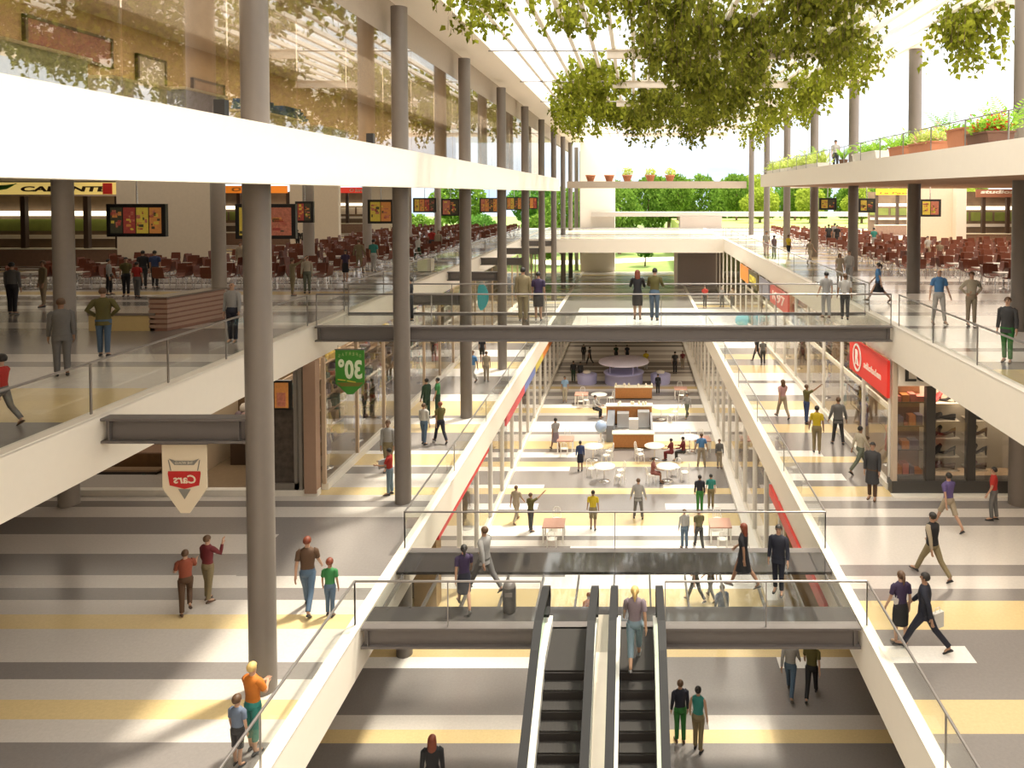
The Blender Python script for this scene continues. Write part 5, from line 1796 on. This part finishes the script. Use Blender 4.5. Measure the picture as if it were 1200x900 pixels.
PAL = dict(black=(0.012, 0.012, 0.015), navy=(.011, .013, .026), charcoal=(0.034, 0.034, 0.037), grey=(.125, .122, .12), lightgrey=(.29, .285, .28), white=(0.422, 0.408, 0.388), cream=(0.422, 0.374, 0.286), beige=(0.313, 0.258, 0.184), khaki=(0.204, 0.163, 0.088), tan=(0.245, 0.190, 0.122),
           brown=(0.082, 0.041, 0.020), olive=(0.095, 0.082, 0.020), darkgreen=(0.014, 0.041, 0.020), green=(0.027, 0.170, 0.048), brightgreen=(0.020, 0.150, 0.027), teal=(0.027, 0.204, 0.177), denim=(0.068, 0.116, 0.184), paledenim=(0.163, 0.231, 0.286), blue=(0.068, 0.190, 0.394), darkblue=(0.027, 0.048, 0.136), skyblue=(0.204, 0.326, 0.490), greyblue=(0.116, 0.150, 0.218),
           red=(0.374, 0.020, 0.014), darkred=(0.136, 0.014, 0.020), rust=(0.238, 0.054, 0.027), orange=(0.490, 0.150, 0.014), yellow=(0.490, 0.374, 0.014), purple=(0.088, 0.061, 0.177), plum=(0.034, 0.020, 0.061), pink=(0.422, 0.245, 0.245), mauve=(0.190, 0.150, 0.177), dustyred=(0.245, 0.088, 0.075), greengrey=(0.109, 0.122, 0.088))
HAIR = dict(black=(.015, .012, .01), brown=(.09, .045, .02), red=(.17, .038, .016), blond=(.55, .38, .14), grey=(.35, .32, .28), white=(.6, .56, .5))
SKIN = [(.46, .27, .18), (.40, .23, .15), (.30, .165, .10), (.50, .31, .22)]
LIP, EYEC = (.35, .13, .11), (.03, .02, .015)


def pm(nm, col, rough=.75):
    return mat('cloth_' + nm, col, rough, noise=.12, scale=20)


def setm(o, mats):
    for i, m in enumerate(mats):
        o.material_slots[i].link = 'OBJECT'
        o.material_slots[i].material = m


def person(px, pyf, pyh, z, pose, face, top, bot, hair, label, child=False, shoe='black', skin=0, h=None, zoff=0.0, over=None):
    loc = at(px, pyf, z)
    if h is None:
        h = atY(px, pyh, loc.y).z - z
        if pose == 'sit': h *= 1.30
        lo, hi = (.95, 1.55) if child else (1.5, 1.95)
        h = max(lo, min(hi, h))
    fem = hair[0] in ('long', 'pony', 'bun')
    t = thing('person', (loc.x, loc.y, z + zoff), label, 'person', None, math.radians(face))
    s = h / (1.80 if child else 1.755)
    t.scale = (s, s, s)
    sk = mat('skin_%d' % skin, SKIN[skin], .5, noise=.05)

    def put(nm, me, mats, lab=None):
        o = bpy.data.objects.new(nm, me)
        C.objects.link(o); o.parent = t
        setm(o, mats)
        if lab: o['label'] = lab
        return o
    put('body', body_mesh(pose, child), [sk, flat('eye_dark', EYEC), flat('lip', LIP)])
    if top:
        put({'tee': 't_shirt', 'shirt': 'shirt', 'jacket': 'jacket', 'coat': 'coat', 'tank': 'top', 'vest': 'vest'}[top[0]], top_mesh(top[0], pose, child, fem), [pm(top[1], PAL[top[1]])])
        if over: put(over[0], top_mesh(over[0], pose, child, fem), [pm(over[1], PAL[over[1]])])
    if bot:
        put(bot[0], bot_mesh(bot[0], pose, child), [pm(bot[1], PAL[bot[1]])])
    for k in 'LR':
        put('shoe', shoe_m(k, pose, child), [mat('shoe_' + shoe, PAL[shoe], .45, noise=0)])
    if hair[0] != 'bald':
        put('hair', hair_m(hair[0], pose, child), [mat('hair_' + hair[1], HAIR[hair[1]], .55, noise=.2, scale=30)])
    return t


T = lambda c: ('tee', c)
SH = lambda c: ('shirt', c)
JK = lambda c: ('jacket', c)
TR_ = lambda c: ('trousers', c)
hs_, hl, hp, hb, bald = (lambda c: ('short', c)), (lambda c: ('long', c)), (lambda c: ('pony', c)), (lambda c: ('bun', c)), ('bald', '')
PEOPLE = [
    # dim food hall
    (73, 441, 350, L2, 'stand', 40, JK('grey'), TR_('grey'), hs_('brown'), 'man in a grey suit standing by the pale column of the dim food hall'),
    (122, 418, 338, L2, 'hips', 20, JK('olive'), TR_('denim'), hs_('brown'), 'man in olive jacket and blue jeans beside the yellow service island'),
    (273, 402, 331, L2, 'stand', 180, SH('lightgrey'), TR_('navy'), bald, 'bald man in pale grey sweater facing out beside the first column'),
    (3, 500, 414, L2, 'walk', 90, T('red'), TR_('grey'), hs_('black'), 'child in a red top at the very edge of the dim food hall', dict(child=True)),
    (15, 369, 308, L2, 'stand', 10, SH('grey'), TR_('black'), hs_('black'), 'man in grey shirt and black trousers near the hot food sign'),
    (51, 360, 306, L2, 'stand', 150, SH('khaki'), TR_('tan'), hs_('brown'), 'person in khaki clothes behind the man in the grey suit'),
    (128, 346, 304, L2, 'stance', -60, SH('lightgrey'), TR_('black'), hs_('black'), 'person in pale grey shirt beside the dark end of the stall counter'),
    (148, 347, 302, L2, 'stand', 200, T('olive'), TR_('black'), hs_('black'), 'person in olive shirt just beside the red shirted man'),
    (161, 349, 309, L2, 'stand', 0, T('red'), TR_('grey'), hs_('black'), 'man in bright red shirt among the dim hall chairs'),
    (168, 338, 294, L2, 'stand', 30, SH('black'), TR_('charcoal'), hs_('black'), 'dark clothed person right behind the red shirted man'),
    (182, 338, 294, L2, 'stand', 10, T('darkblue'), TR_('charcoal'), hs_('black'), 'man in dark blue shirt before the white stall wall'),
    (343, 347, 303, L2, 'armup', -40, SH('khaki'), TR_('khaki'), hs_('brown'), 'person in khaki with raised arm beside the brown chairs'),
    (360, 344, 300, L2, 'stand', 30, SH('cream'), TR_('greengrey'), hs_('brown'), 'person in cream shirt and grey green trousers beside the khaki companion'),
    (282, 322, 284, L2, 'stand', 180, SH('beige'), TR_('beige'), hs_('brown'), 'pale beige figure glimpsed between two columns in the dim hall'),
    (405, 330, 293, L2, 'stand', 180, T('plum'), ('skirt', 'black'), hl('black'), 'woman in dark plum dress facing out in the dim hall'),
    (421, 320, 281, L2, 'wide', 0, SH('khaki'), TR_('khaki'), hs_('brown'), 'man dressed wholly in khaki next to the dark dressed woman'),
    (438, 319, 281, L2, 'stance', 0, T('teal'), TR_('white'), hs_('black'), 'person in teal shirt and white trousers in the dim hall'),
    (490, 308, 276, L2, 'walk', 60, SH('white'), TR_('darkgreen'), hs_('brown'), 'person in white shirt and green trousers behind the small white stand'),
    (506, 299, 268, L2, 'stand', 0, T('red'), TR_('charcoal'), hs_('black'), 'distant person in red shirt between second and third columns'),
    (514, 300, 270, L2, 'stand', 180, SH('beige'), TR_('beige'), hs_('brown'), 'distant pale figure beside the red shirted one past the second column'),
    (349, 292, 272, L2, 'stand', 20, SH('black'), TR_('black'), hs_('black'), 'small dark figure before the second white stall pier'),
    (356, 292, 273, L2, 'stand', 200, SH('charcoal'), TR_('black'), hs_('black'), 'second small dark figure close by the white stall pier'),
    # upper footbridge
    (613, 377, 314, L2, 'stand', 10, JK('khaki'), TR_('khaki'), hs_('black'), 'man in tan suit seen from behind on the upper footbridge'),
    (631, 376, 319, L2, 'stand', 0, T('plum'), ('skirt', 'black'), hs_('black'), 'woman in dark top and black skirt beside the tan suited man'),
    (747, 375, 317, L2, 'lean', 0, SH('black'), ('skirt', 'black'), hl('red'), 'red haired woman in black dress leaning at the upper footbridge rail'),
    (767, 376, 315, L2, 'lean', -10, SH('olive'), TR_('denim'), hs_('black'), 'man in brown jacket and blue jeans leaning at the footbridge rail'),
    (968, 373, 319, L2, 'stance', 10, T('lightgrey'), TR_('lightgrey'), hs_('black'), 'woman in light grey on the upper footbridge by the sunny hall'),
    (990, 375, 321, L2, 'stance', -10, T('white'), TR_('charcoal'), hs_('brown'), 'man in white tee and dark striped trousers on the upper footbridge'),
    (481, 377, 326, L2, 'stand', 90, SH('black'), TR_('black'), hs_('black'), 'dark figure half hidden behind the second column on the footbridge'),
    # sunny food hall
    (995, 333, 293, L2, 'walk', 170, SH('white'), TR_('lightgrey'), hs_('brown'), 'man in white shirt walking on the sunny hall floor'),
    (984, 334, 299, L2, 'stand', 180, T('beige'), ('skirt', 'beige'), hl('brown'), 'woman in beige dress beside the white shirted walker'),
    (1029, 354, 306, L2, 'stride', 60, T('blue'), ('skirt', 'black'), hp('black'), 'woman in blue top and black skirt striding along the sunny hall'),
    (1100, 380, 316, L2, 'wide', 180, T('blue'), TR_('white'), bald, 'bald man in bright blue polo and white trousers'),
    (1138, 382, 319, L2, 'hips', 180, SH('cream'), TR_('beige'), hs_('brown'), 'man in cream shirt standing next to the blue polo man'),
    (1180, 425, 349, L2, 'stance', 140, JK('charcoal'), TR_('brightgreen'), hs_('brown'), 'person in dark jacket and green trousers by the big terrace column'),
    (924, 305, 275, L2, 'stance', -60, T('yellow'), ('shorts', 'black'), hs_('brown'), 'person in yellow top and black shorts along the sunny hall edge'),
    (949, 310, 280, L2, 'walk', -50, T('beige'), TR_('cream'), hs_('brown'), 'figure in pale beige by the third terrace column'),
    (898, 302, 271, L2, 'stand', 180, T('white'), TR_('pink'), hs_('black'), 'person in white and pink at the narrow end of the sunny hall'),
    (907, 304, 276, L2, 'stand', 30, T('mauve'), TR_('greengrey'), hs_('black'), 'person in mauve close to the pink trousered figure'),
    (971, 291, 263, L2, 'stand', 0, T('charcoal'), TR_('black'), hs_('black'), 'distant person in charcoal behind the sunny hall chairs'),
    (978, 290, 261, L2, 'stand', 20, T('lightgrey'), TR_('grey'), hs_('black'), 'distant person in light grey behind the sunny hall chairs'),
    (981, 291, 264, L2, 'stand', 160, T('black'), TR_('charcoal'), hs_('black'), 'distant person in black closing the group of three behind the chairs'),
    (1024, 294, 267, L2, 'stand', 0, T('teal'), TR_('lightgrey'), hs_('black'), 'person in teal shirt among the sunny hall chairs'),
    (1087, 307, 277, L2, 'stance', 200, T('white'), TR_('beige'), hs_('black'), 'person in white by the white pier of the sunny hall'),
    (1101, 312, 283, L2, 'stand', 160, T('tan'), TR_('tan'), hs_('black'), 'person in tan among chairs beside the white pier'),
    # column side gallery
    (218, 720, 644, L1, 'knee', 30, T('rust'), TR_('brown'), hs_('brown'), 'boy in rust red top with one knee raised on the dim gallery floor', dict(child=False)),
    (244, 705, 628, L1, 'phone', -20, ('shirt', 'darkred'), TR_('khaki'), hs_('brown'), 'young man in dark red striped sweater with a hand at his face'),
    (361, 716, 627, L1, 'walk', 10, T('brown'), TR_('denim'), hs_('red'), 'adult in brown tee and jeans walking away with a child'),
    (387, 722, 655, L1, 'stance', 5, T('green'), TR_('denim'), hs_('red'), 'child in green tee walking beside the adult in brown', dict(child=True)),
    (297, 882, 777, L1, 'folded', -20, T('orange'), ('capri', 'teal'), ('short', 'blond'), 'blond woman in orange tee at the balustrade'),
    (279, 898, 815, L1, 'stand', -10, T('greyblue'), ('shorts', 'charcoal'), hs_('brown'), 'child in blue tee and dark shorts beside the woman in orange', dict(child=True)),
    (455, 553, 493, L1, 'stand', 180, SH('lightgrey'), TR_('khaki'), hs_('brown'), 'man in pale shirt before the shop glass by the second column'),
    (457, 580, 526, L1, 'read', 90, T('red'), TR_('paledenim'), hs_('black'), 'person in red top reading a newspaper beside the second column'),
    (500, 490, 444, L1, 'stand', 60, SH('darkgreen'), TR_('darkgreen'), hs_('black'), 'figure in dark green on the column side gallery'),
    (513, 488, 443, L1, 'stand', 90, T('green'), TR_('darkgreen'), hs_('black'), 'second figure in lighter green behind the strolling pair'),
    (497, 521, 473, L1, 'stance', -20, SH('white'), TR_('denim'), hs_('brown'), 'person in white shirt and jeans strolling the column side gallery'),
    (516, 519, 470, L1, 'walk', 40, T('olive'), TR_('navy'), hs_('red'), 'person in patterned olive top with one leg lifted while walking'),
    (570, 447, 412, L1, 'stand', 0, T('beige'), TR_('beige'), hs_('brown'), 'pale beige figure past the third column on the gallery'),
    (554, 450, 410, L1, 'walk', 150, T('blue'), TR_('white'), hs_('brown'), 'figure in sky blue half hidden by the third column'),
    (565, 424, 396, L1, 'stand', 0, T('navy'), ('shorts', 'black'), hs_('black'), 'distant person in navy under the upper footbridge'),
    # shoe side gallery
    (1111, 620, 551, L1, 'stride', 20, T('purple'), ('shorts', 'beige'), hs_('black'), 'man in purple tee and beige shorts striding past the shoe display'),
    (1164, 610, 548, L1, 'stance', 60, T('red'), TR_('grey'), hs_('black'), 'man in red tee beside the dark column at the shoe display'),
    (1092, 677, 597, L1, 'stride', 30, ('shirt', 'beige'), TR_('khaki'), hs_('black'), 'man in beige shirt and black vest striding in khaki trousers', dict(over=('vest', 'black'))),
    (1083, 763, 667, L1, 'stride', 60, JK('navy'), TR_('navy'), hs_('black'), 'man in navy suit walking with a white bag'),
    (1055, 757, 670, L1, 'stance', 10, T('plum'), ('skirt', 'black'), hp('brown'), 'woman in dark dress walking next to the navy suited man'),
    (1022, 585, 519, L1, 'stand', 150, ('coat', 'charcoal'), TR_('brown'), hs_('black'), 'person in long charcoal coat and brown trousers by the shoe shop corner'),
    (1008, 554, 497, L1, 'stride', -70, SH('cream'), TR_('greengrey'), hs_('black'), 'person in cream top running past the shoe side shopfront'),
    (982, 521, 466, L1, 'wide', 0, JK('grey'), TR_('charcoal'), hs_('brown'), 'man in grey suit looking into the shoe side shops'),
    (957, 531, 476, L1, 'stance', -10, T('yellow'), TR_('khaki'), hs_('black'), 'person in yellow tee and khaki on the shoe side gallery'),
    (945, 497, 451, L1, 'armup', -70, T('olive'), TR_('darkblue'), hs_('brown'), 'man in olive tee raising an arm on the shoe side gallery'),
    (917, 490, 444, L1, 'walk', 20, T('pink'), TR_('beige'), hl('brown'), 'woman in pink top and beige trousers on the shoe side gallery'),
    (887, 424, 401, L1, 'walk', 40, T('charcoal'), TR_('charcoal'), hs_('black'), 'distant dark figure bending on the shoe side gallery'),
    (894, 428, 400, L1, 'stand', 0, T('grey'), TR_('charcoal'), hs_('black'), 'distant grey figure standing on the shoe side gallery'),
    (826, 361, 334, L1, 'stand', 160, T('red'), TR_('charcoal'), hs_('black'), 'person in red on the far gallery floor beyond the upper footbridge'),
    (846, 360, 336, L1, 'stance', 30, T('lightgrey'), TR_('grey'), hs_('grey'), 'person in light grey on the far gallery floor beside the shop uprights'),
    (858, 361, 337, L1, 'stand', -30, T('beige'), TR_('grey'), hs_('brown'), 'person in beige behind the light grey one on the far gallery floor'),
    # lower footbridge and escalator
    (544, 713, 637, L1, 'walk', 20, T('plum'), ('skirt', 'navy'), hp('black'), 'woman in navy dress with a ponytail on the lower footbridge'),
    (568, 692, 614, L1, 'stride', 60, JK('lightgrey'), TR_('grey'), hs_('brown'), 'man in light grey suit striding across the lower footbridge'),
    (871, 689, 612, L1, 'walk', 60, T('black'), ('skirt', 'black'), hl('red'), 'red haired woman in black dress on the lower footbridge'),
    (912, 695, 616, L1, 'stance', 160, JK('navy'), TR_('navy'), hs_('black'), 'man in dark navy suit and white shirt on the lower footbridge'),
    (744, 778, 684, L1, 'walk2', 0, T('mauve'), ('capri', 'paledenim'), hp('blond'), 'blond woman in mauve top and rolled jeans stepping off the escalator', dict(h=1.72)),
    # ground floor
    (507, 955, 841, L0, 'stand', 10, SH('black'), TR_('black'), hl('red'), 'woman in black with auburn hair alone below the lower footbridge'),
    (797, 870, 801, L0, 'stand', 10, SH('navy'), TR_('brightgreen'), hs_('brown'), 'person in navy top and vivid green trousers beside the escalator', dict(h=1.72)),
    (818, 880, 803, L0, 'stance', -20, ('tank', 'teal'), TR_('khaki'), hb('black'), 'woman in teal sleeveless top beside the green trousered person', dict(h=1.75)),
    (926, 815, 757, L0, 'walk', -20, SH('lightgrey'), TR_('denim'), hs_('brown'), 'person in white shirt and jeans under the lower footbridge', dict(h=1.8)),
    (951, 817, 759, L0, 'walk2', -20, T('olive'), TR_('black'), hs_('brown'), 'person in olive tee and black trousers under the lower footbridge', dict(h=1.8)),
    (846, 745, 688, L0, 'stand', 20, SH('greyblue'), TR_('grey'), hs_('brown'), 'man in pale blue shirt seen through the footbridge glass', dict(h=1.75)),
    (690, 748, 697, L0, 'stand', 30, T('orange'), TR_('rust'), hs_('red'), 'small figure in orange seen between the escalators', dict(h=1.55)),
    (815, 705, 655, L0, 'walk', 50, T('charcoal'), TR_('charcoal'), hs_('brown'), 'dark figure seen through the glass deck of the footbridge'),
    (833, 702, 655, L0, 'walk2', 30, T('brown'), TR_('grey'), hs_('black'), 'second figure in brown seen through the glass deck'),
    (748, 608, 561, L0, 'wide', 0, JK('lightgrey'), TR_('grey'), hs_('brown'), 'man in light grey suit standing alone before the kiosks'),
    (695, 621, 575, L0, 'stance', 0, T('yellow'), ('shorts', 'khaki'), hs_('black'), 'man in yellow tee and khaki shorts on the ground floor'),
    (622, 623, 578, L0, 'armup', -40, T('olive'), TR_('charcoal'), hs_('brown'), 'man in olive tee raising an arm on the ground floor'),
    (605, 612, 568, L0, 'walk', -20, T('beige'), TR_('beige'), hs_('brown'), 'figure in pale beige beside the man raising an arm'),
    (802, 643, 597, L0, 'stand', 20, SH('lightgrey'), TR_('denim'), hs_('brown'), 'person in grey top and jeans beyond the lower footbridge'),
    (819, 643, 596, L0, 'walk', 10, T('olive'), TR_('charcoal'), hs_('brown'), 'person in olive top beside the grey topped one beyond the footbridge'),
    (820, 600, 557, L0, 'stand', 0, SH('navy'), TR_('brightgreen'), hs_('black'), 'person with navy top and green trousers near the glazed ground shops'),
    (833, 596, 556, L0, 'stand', 0, T('teal'), TR_('khaki'), hs_('black'), 'person in teal top near the glazed ground shops'),
    (843, 548, 515, L0, 'stand', 180, SH('grey'), TR_('beige'), hs_('brown'), 'grey figure against the white sill of the ground shops'),
    (822, 547, 508, L0, 'wide', 0, T('blue'), TR_('beige'), hs_('brown'), 'person in bright blue shirt and beige trousers past the cafe tables'),
    (680, 552, 517, L0, 'stand', 10, SH('darkblue'), ('skirt', 'navy'), hs_('black'), 'woman in dark blue dress beside the round cafe tables'),
    (651, 528, 486, L0, 'walk', 30, T('lightgrey'), ('skirt', 'mauve'), hs_('black'), 'woman in grey and mauve near the scarlet fascia strip'),
    (765, 566, 537, L0, 'sit', -90, T('dustyred'), ('skirt', 'dustyred'), hs_('black'), 'woman in dusty red sitting at a round cafe table'),
    (787, 541, 515, L0, 'sit', 60, T('darkred'), TR_('darkred'), hs_('black'), 'person in dark red seated at the cafe'),
    (801, 541, 513, L0, 'sit', 70, SH('darkred'), TR_('charcoal'), hs_('black'), 'second person in dark red seated closer to the glazed shops'),
    (805, 490, 460, L0, 'walk', 150, SH('lightgrey'), TR_('greengrey'), hs_('black'), 'person in grey and green walking beyond the kiosks'),
    (771, 462, 443, L0, 'stand', 0, SH('black'), TR_('black'), hs_('black'), 'person all in black beside the rear kiosk'),
    (697, 489, 464, L0, 'sit', -120, SH('white'), TR_('black'), hs_('black'), 'person in white top and black trousers sitting near the rear kiosk'),
    (662, 471, 441, L0, 'stand', 180, T('skyblue'), TR_('cream'), hs_('black'), 'person in sky blue top far down the ground floor'),
    (672, 448, 423, L0, 'stand', 0, SH('black'), TR_('darkgreen'), hs_('black'), 'thin dark figure in green trousers far down the ground floor'),
    (680, 448, 424, L0, 'stand', 0, SH('charcoal'), TR_('black'), hs_('black'), 'thin dark figure next to the green trousered one'),
    (757, 434, 411, L0, 'stance', 0, T('yellow'), TR_('lightgrey'), hs_('black'), 'person in yellow beside the lilac booth'),
    (684, 423, 408, L0, 'stand', 0, SH('black'), TR_('black'), hs_('black'), 'distant black figure under the upper footbridge'),
    (691, 428, 406, L0, 'walk', 60, T('charcoal'), TR_('black'), hs_('black'), 'distant charcoal figure with hand on hip under the upper footbridge'),
    (791, 438, 412, L0, 'stand', 0, T('charcoal'), TR_('black'), hs_('black'), 'distant dark figure on the glazed side beyond the lilac booth'),
    (800, 432, 413, L0, 'stand', 180, T('darkred'), TR_('beige'), hs_('black'), 'distant figure in dark red beyond the lilac booth'),
    (722, 424, 409, L0, 'stand', 0, T('darkgreen'), TR_('black'), hs_('black'), 'distant figure in dark green behind the lilac booth'),
    (735, 424, 407, L0, 'stand', 0, T('navy'), TR_('black'), hs_('black'), 'distant figure in navy behind the lilac booth'),
]
for row in PEOPLE:
    kw = row[10] if len(row) > 10 else {}
    person(*row[:10], skin=rnd.randrange(4), shoe=rnd.choice(['black', 'black', 'brown', 'charcoal', 'grey']), **kw)
p = person(981, 204, 170, L3, 'stand', 180, T('white'), TR_('charcoal'), hs_('black'), 'person in white on the planted garden terrace', h=1.75)
p.location = (11.4, 43.5, L3)

# things people hold or wear separately
def held_box(px, py, Y, w, d, h, nm, col, label, cat, rz=0, z=None):
    q = atY(px, py, Y)
    t = thing(nm, q, label, cat, None, rz)
    mb = MB().box(-w / 2, w / 2, -d / 2, d / 2, 0, h)
    b = mb.mesh('body', flat('held_' + nm, col))
    o = bpy.data.objects.new('body', b); C.objects.link(o); o.parent = t
    if nm != 'newspaper':
        hm = MB()
        hm.tube([(-w * .25, 0, h), (-w * .2, 0, h + .1), (w * .2, 0, h + .1), (w * .25, 0, h)], .008, 6)
        o = bpy.data.objects.new('handle', hm.mesh('handle', flat('held_' + nm, col))); C.objects.link(o); o.parent = t
    else:
        fm = MB().prism([(-w / 2, -d / 2), (0, d), (w / 2, -d / 2), (0, d * .6)], 'z', 0, h)
        o = bpy.data.objects.new('fold', fm.mesh('fold', flat('held_' + nm, col))); C.objects.link(o); o.parent = t
    return t


Y0 = at(1083, 763, L1).y
held_box(1098.5, 735, Y0 + .25, .30, .10, .34, 'shopping_bag', (.70, .68, .64), 'white paper bag in the hand of the navy suited man', 'bag', .5)
Y0 = at(1055, 757, L1).y
held_box(1053, 707, Y0 - .05, .22, .06, .12, 'handbag', (.55, .52, .5), 'small pale handbag of the woman in the dark dress', 'bag', .3)
Y0 = at(457, 580, L1).y
held_box(449.5, 548, Y0, .36, .06, .28, 'newspaper', (.42, .44, .45), 'grey newspaper held open by the person in the red top', 'newspaper', .9)

# keep the food hall chairs clear of the people standing among them
spots = [o.location for o in C.objects if o.name.split('.')[0] == 'person' and abs(o.location.z - L2) < .1]
crowded = [o for o in C.objects if o.parent is None and o.name.split('.')[0] in ('food_hall_chair', 'food_hall_table') and any((o.location - q).length < .62 for q in spots)]
for o in crowded:
    for ch in list(o.children): bpy.data.objects.remove(ch)
    bpy.data.objects.remove(o)
# ---------------------------------------------------------------- light settings
SKY_STRENGTH = 1.3
SUN_DIR = (.26, .30, .92)
SUN_STRENGTH = 5.0
EXPOSURE = 0.85
AREA_LIGHTS = [('hall_fill_front', -15, 17, 15.7, 7, 12, 90), ('shop_light_column_side', -13, 50, L2 - 1.2, 3.5, 48, 900), ('shop_light_shoe_side', 11.2, 50, L2 - 1.25, 3.5, 48, 1500), ('shop_light_ground_shoe_side', 7.8, 55, L1 - 1.15, 3.5, 50, 700),  # hall and gallery entries are added fill panels without visible fittings
         ('shop_light_ground_column_side', -9, 55, L1 - 1.1, 3.5, 50, 500), ('gallery_fill_shoe_side', 7.2, 50, L2 - 1.25, 2, 60, 250), ('shoe_window_light', 13, YS + .6, L1 + 3.6, 8, .6, 90),
         ('hall_fill_sunny', 22, 50, 15.35, 16, 30, 2200), ('hall_fill_dim', -24, 55, 15.7, 18, 50, 800), ('store_light', -18, 27.5, L2 - 1.2, 10, 2, 60), ('upper_shop_light', -12, 30, 20.05, 4, 60, 1800),
         ('gallery_fill_front', 12, 18, L2 - 1.3, 8, 8, 150)]
# ---------------------------------------------------------------- light, sky, camera
W = bpy.data.worlds.new('sky')
S.world = W
W.use_nodes = True
nt = W.node_tree
nt.nodes.clear()
out = nt.nodes.new('ShaderNodeOutputWorld')
bg = nt.nodes.new('ShaderNodeBackground')
tc = nt.nodes.new('ShaderNodeTexCoord')
sep = nt.nodes.new('ShaderNodeSeparateXYZ')
nt.links.new(tc.outputs['Generated'], sep.inputs[0])
rp = nt.nodes.new('ShaderNodeValToRGB')
rp.color_ramp.elements[0].position = 0.0
rp.color_ramp.elements[0].color = (.33, .42, .52, 1)
rp.color_ramp.elements[1].position = .75
rp.color_ramp.elements[1].color = (2.0, 1.86, 1.66, 1)
nt.links.new(sep.outputs['Z'], rp.inputs[0])
mp = nt.nodes.new('ShaderNodeMapping')
mp.inputs['Scale'].default_value = (1.6, 1.6, 7)
nt.links.new(tc.outputs['Generated'], mp.inputs[0])
nz = nt.nodes.new('ShaderNodeTexNoise')
nz.inputs['Scale'].default_value = 2.2
nz.inputs['Detail'].default_value = 6
nt.links.new(mp.outputs[0], nz.inputs['Vector'])
cr = nt.nodes.new('ShaderNodeValToRGB')
cr.color_ramp.elements[0].position = .42
cr.color_ramp.elements[1].position = .62
nt.links.new(nz.outputs['Fac'], cr.inputs[0])
mx = nt.nodes.new('ShaderNodeMix')
mx.data_type = 'RGBA'
mx.blend_type = 'ADD'
mx.inputs[7].default_value = (.24, .19, .14, 1)
nt.links.new(cr.outputs[0], mx.inputs[0])
nt.links.new(rp.outputs[0], mx.inputs[6])
nt.links.new(mx.outputs[2], bg.inputs[0])
bg.inputs[1].default_value = SKY_STRENGTH
nt.links.new(bg.outputs[0], out.inputs[0])


def light(kind, name, loc, energy, col=(1, 1, 1), rot=(0, 0, 0), **kw):
    d = bpy.data.lights.new(name, kind)
    d.energy = energy
    d.color = col
    for k, v in kw.items(): setattr(d, k, v)
    o = bpy.data.objects.new(name, d)
    C.objects.link(o)
    o.location = loc
    o.rotation_euler = rot
    return o


sd = Vector(SUN_DIR).normalized()
s = light('SUN', 'sun', (0, 0, 60), SUN_STRENGTH, (1, .90, .74), angle=.10)
s.rotation_euler = sd.to_track_quat('Z', 'Y').to_euler()


def ceil_light(name, x, y, z, sx, sy, e, col=(1, .86, .68)):
    return light('AREA', name, (x, y, z), e, col, shape='RECTANGLE', size=sx, size_y=sy)


for a in AREA_LIGHTS: ceil_light(*a)

cam = bpy.data.cameras.new('camera')
co = bpy.data.objects.new('camera', cam)
C.objects.link(co)
co.location = (0, 0, EYE)
co.rotation_euler = (PI / 2 - PITCH, 0, 0)
cam.sensor_fit = 'HORIZONTAL'
cam.sensor_width = 36
cam.lens = FL / 1200 * 36
cam.shift_x = (600 - CX) / 1200
cam.shift_y = (CY - 450) / 1200
cam.clip_end = 1000
S.camera = co
S.view_settings.view_transform = 'Standard'
S.view_settings.look = 'None'
S.view_settings.gamma = 1
S.view_settings.exposure = EXPOSURE
S.view_settings.use_curve_mapping = False
cy = S.cycles
cy.max_bounces = 8
cy.diffuse_bounces = 4
cy.glossy_bounces = 4
cy.transmission_bounces = 4
cy.transparent_max_bounces = 24
cy.caustics_reflective = False
cy.caustics_refractive = False
cy.use_denoising = True
cy.sample_clamp_indirect = 6
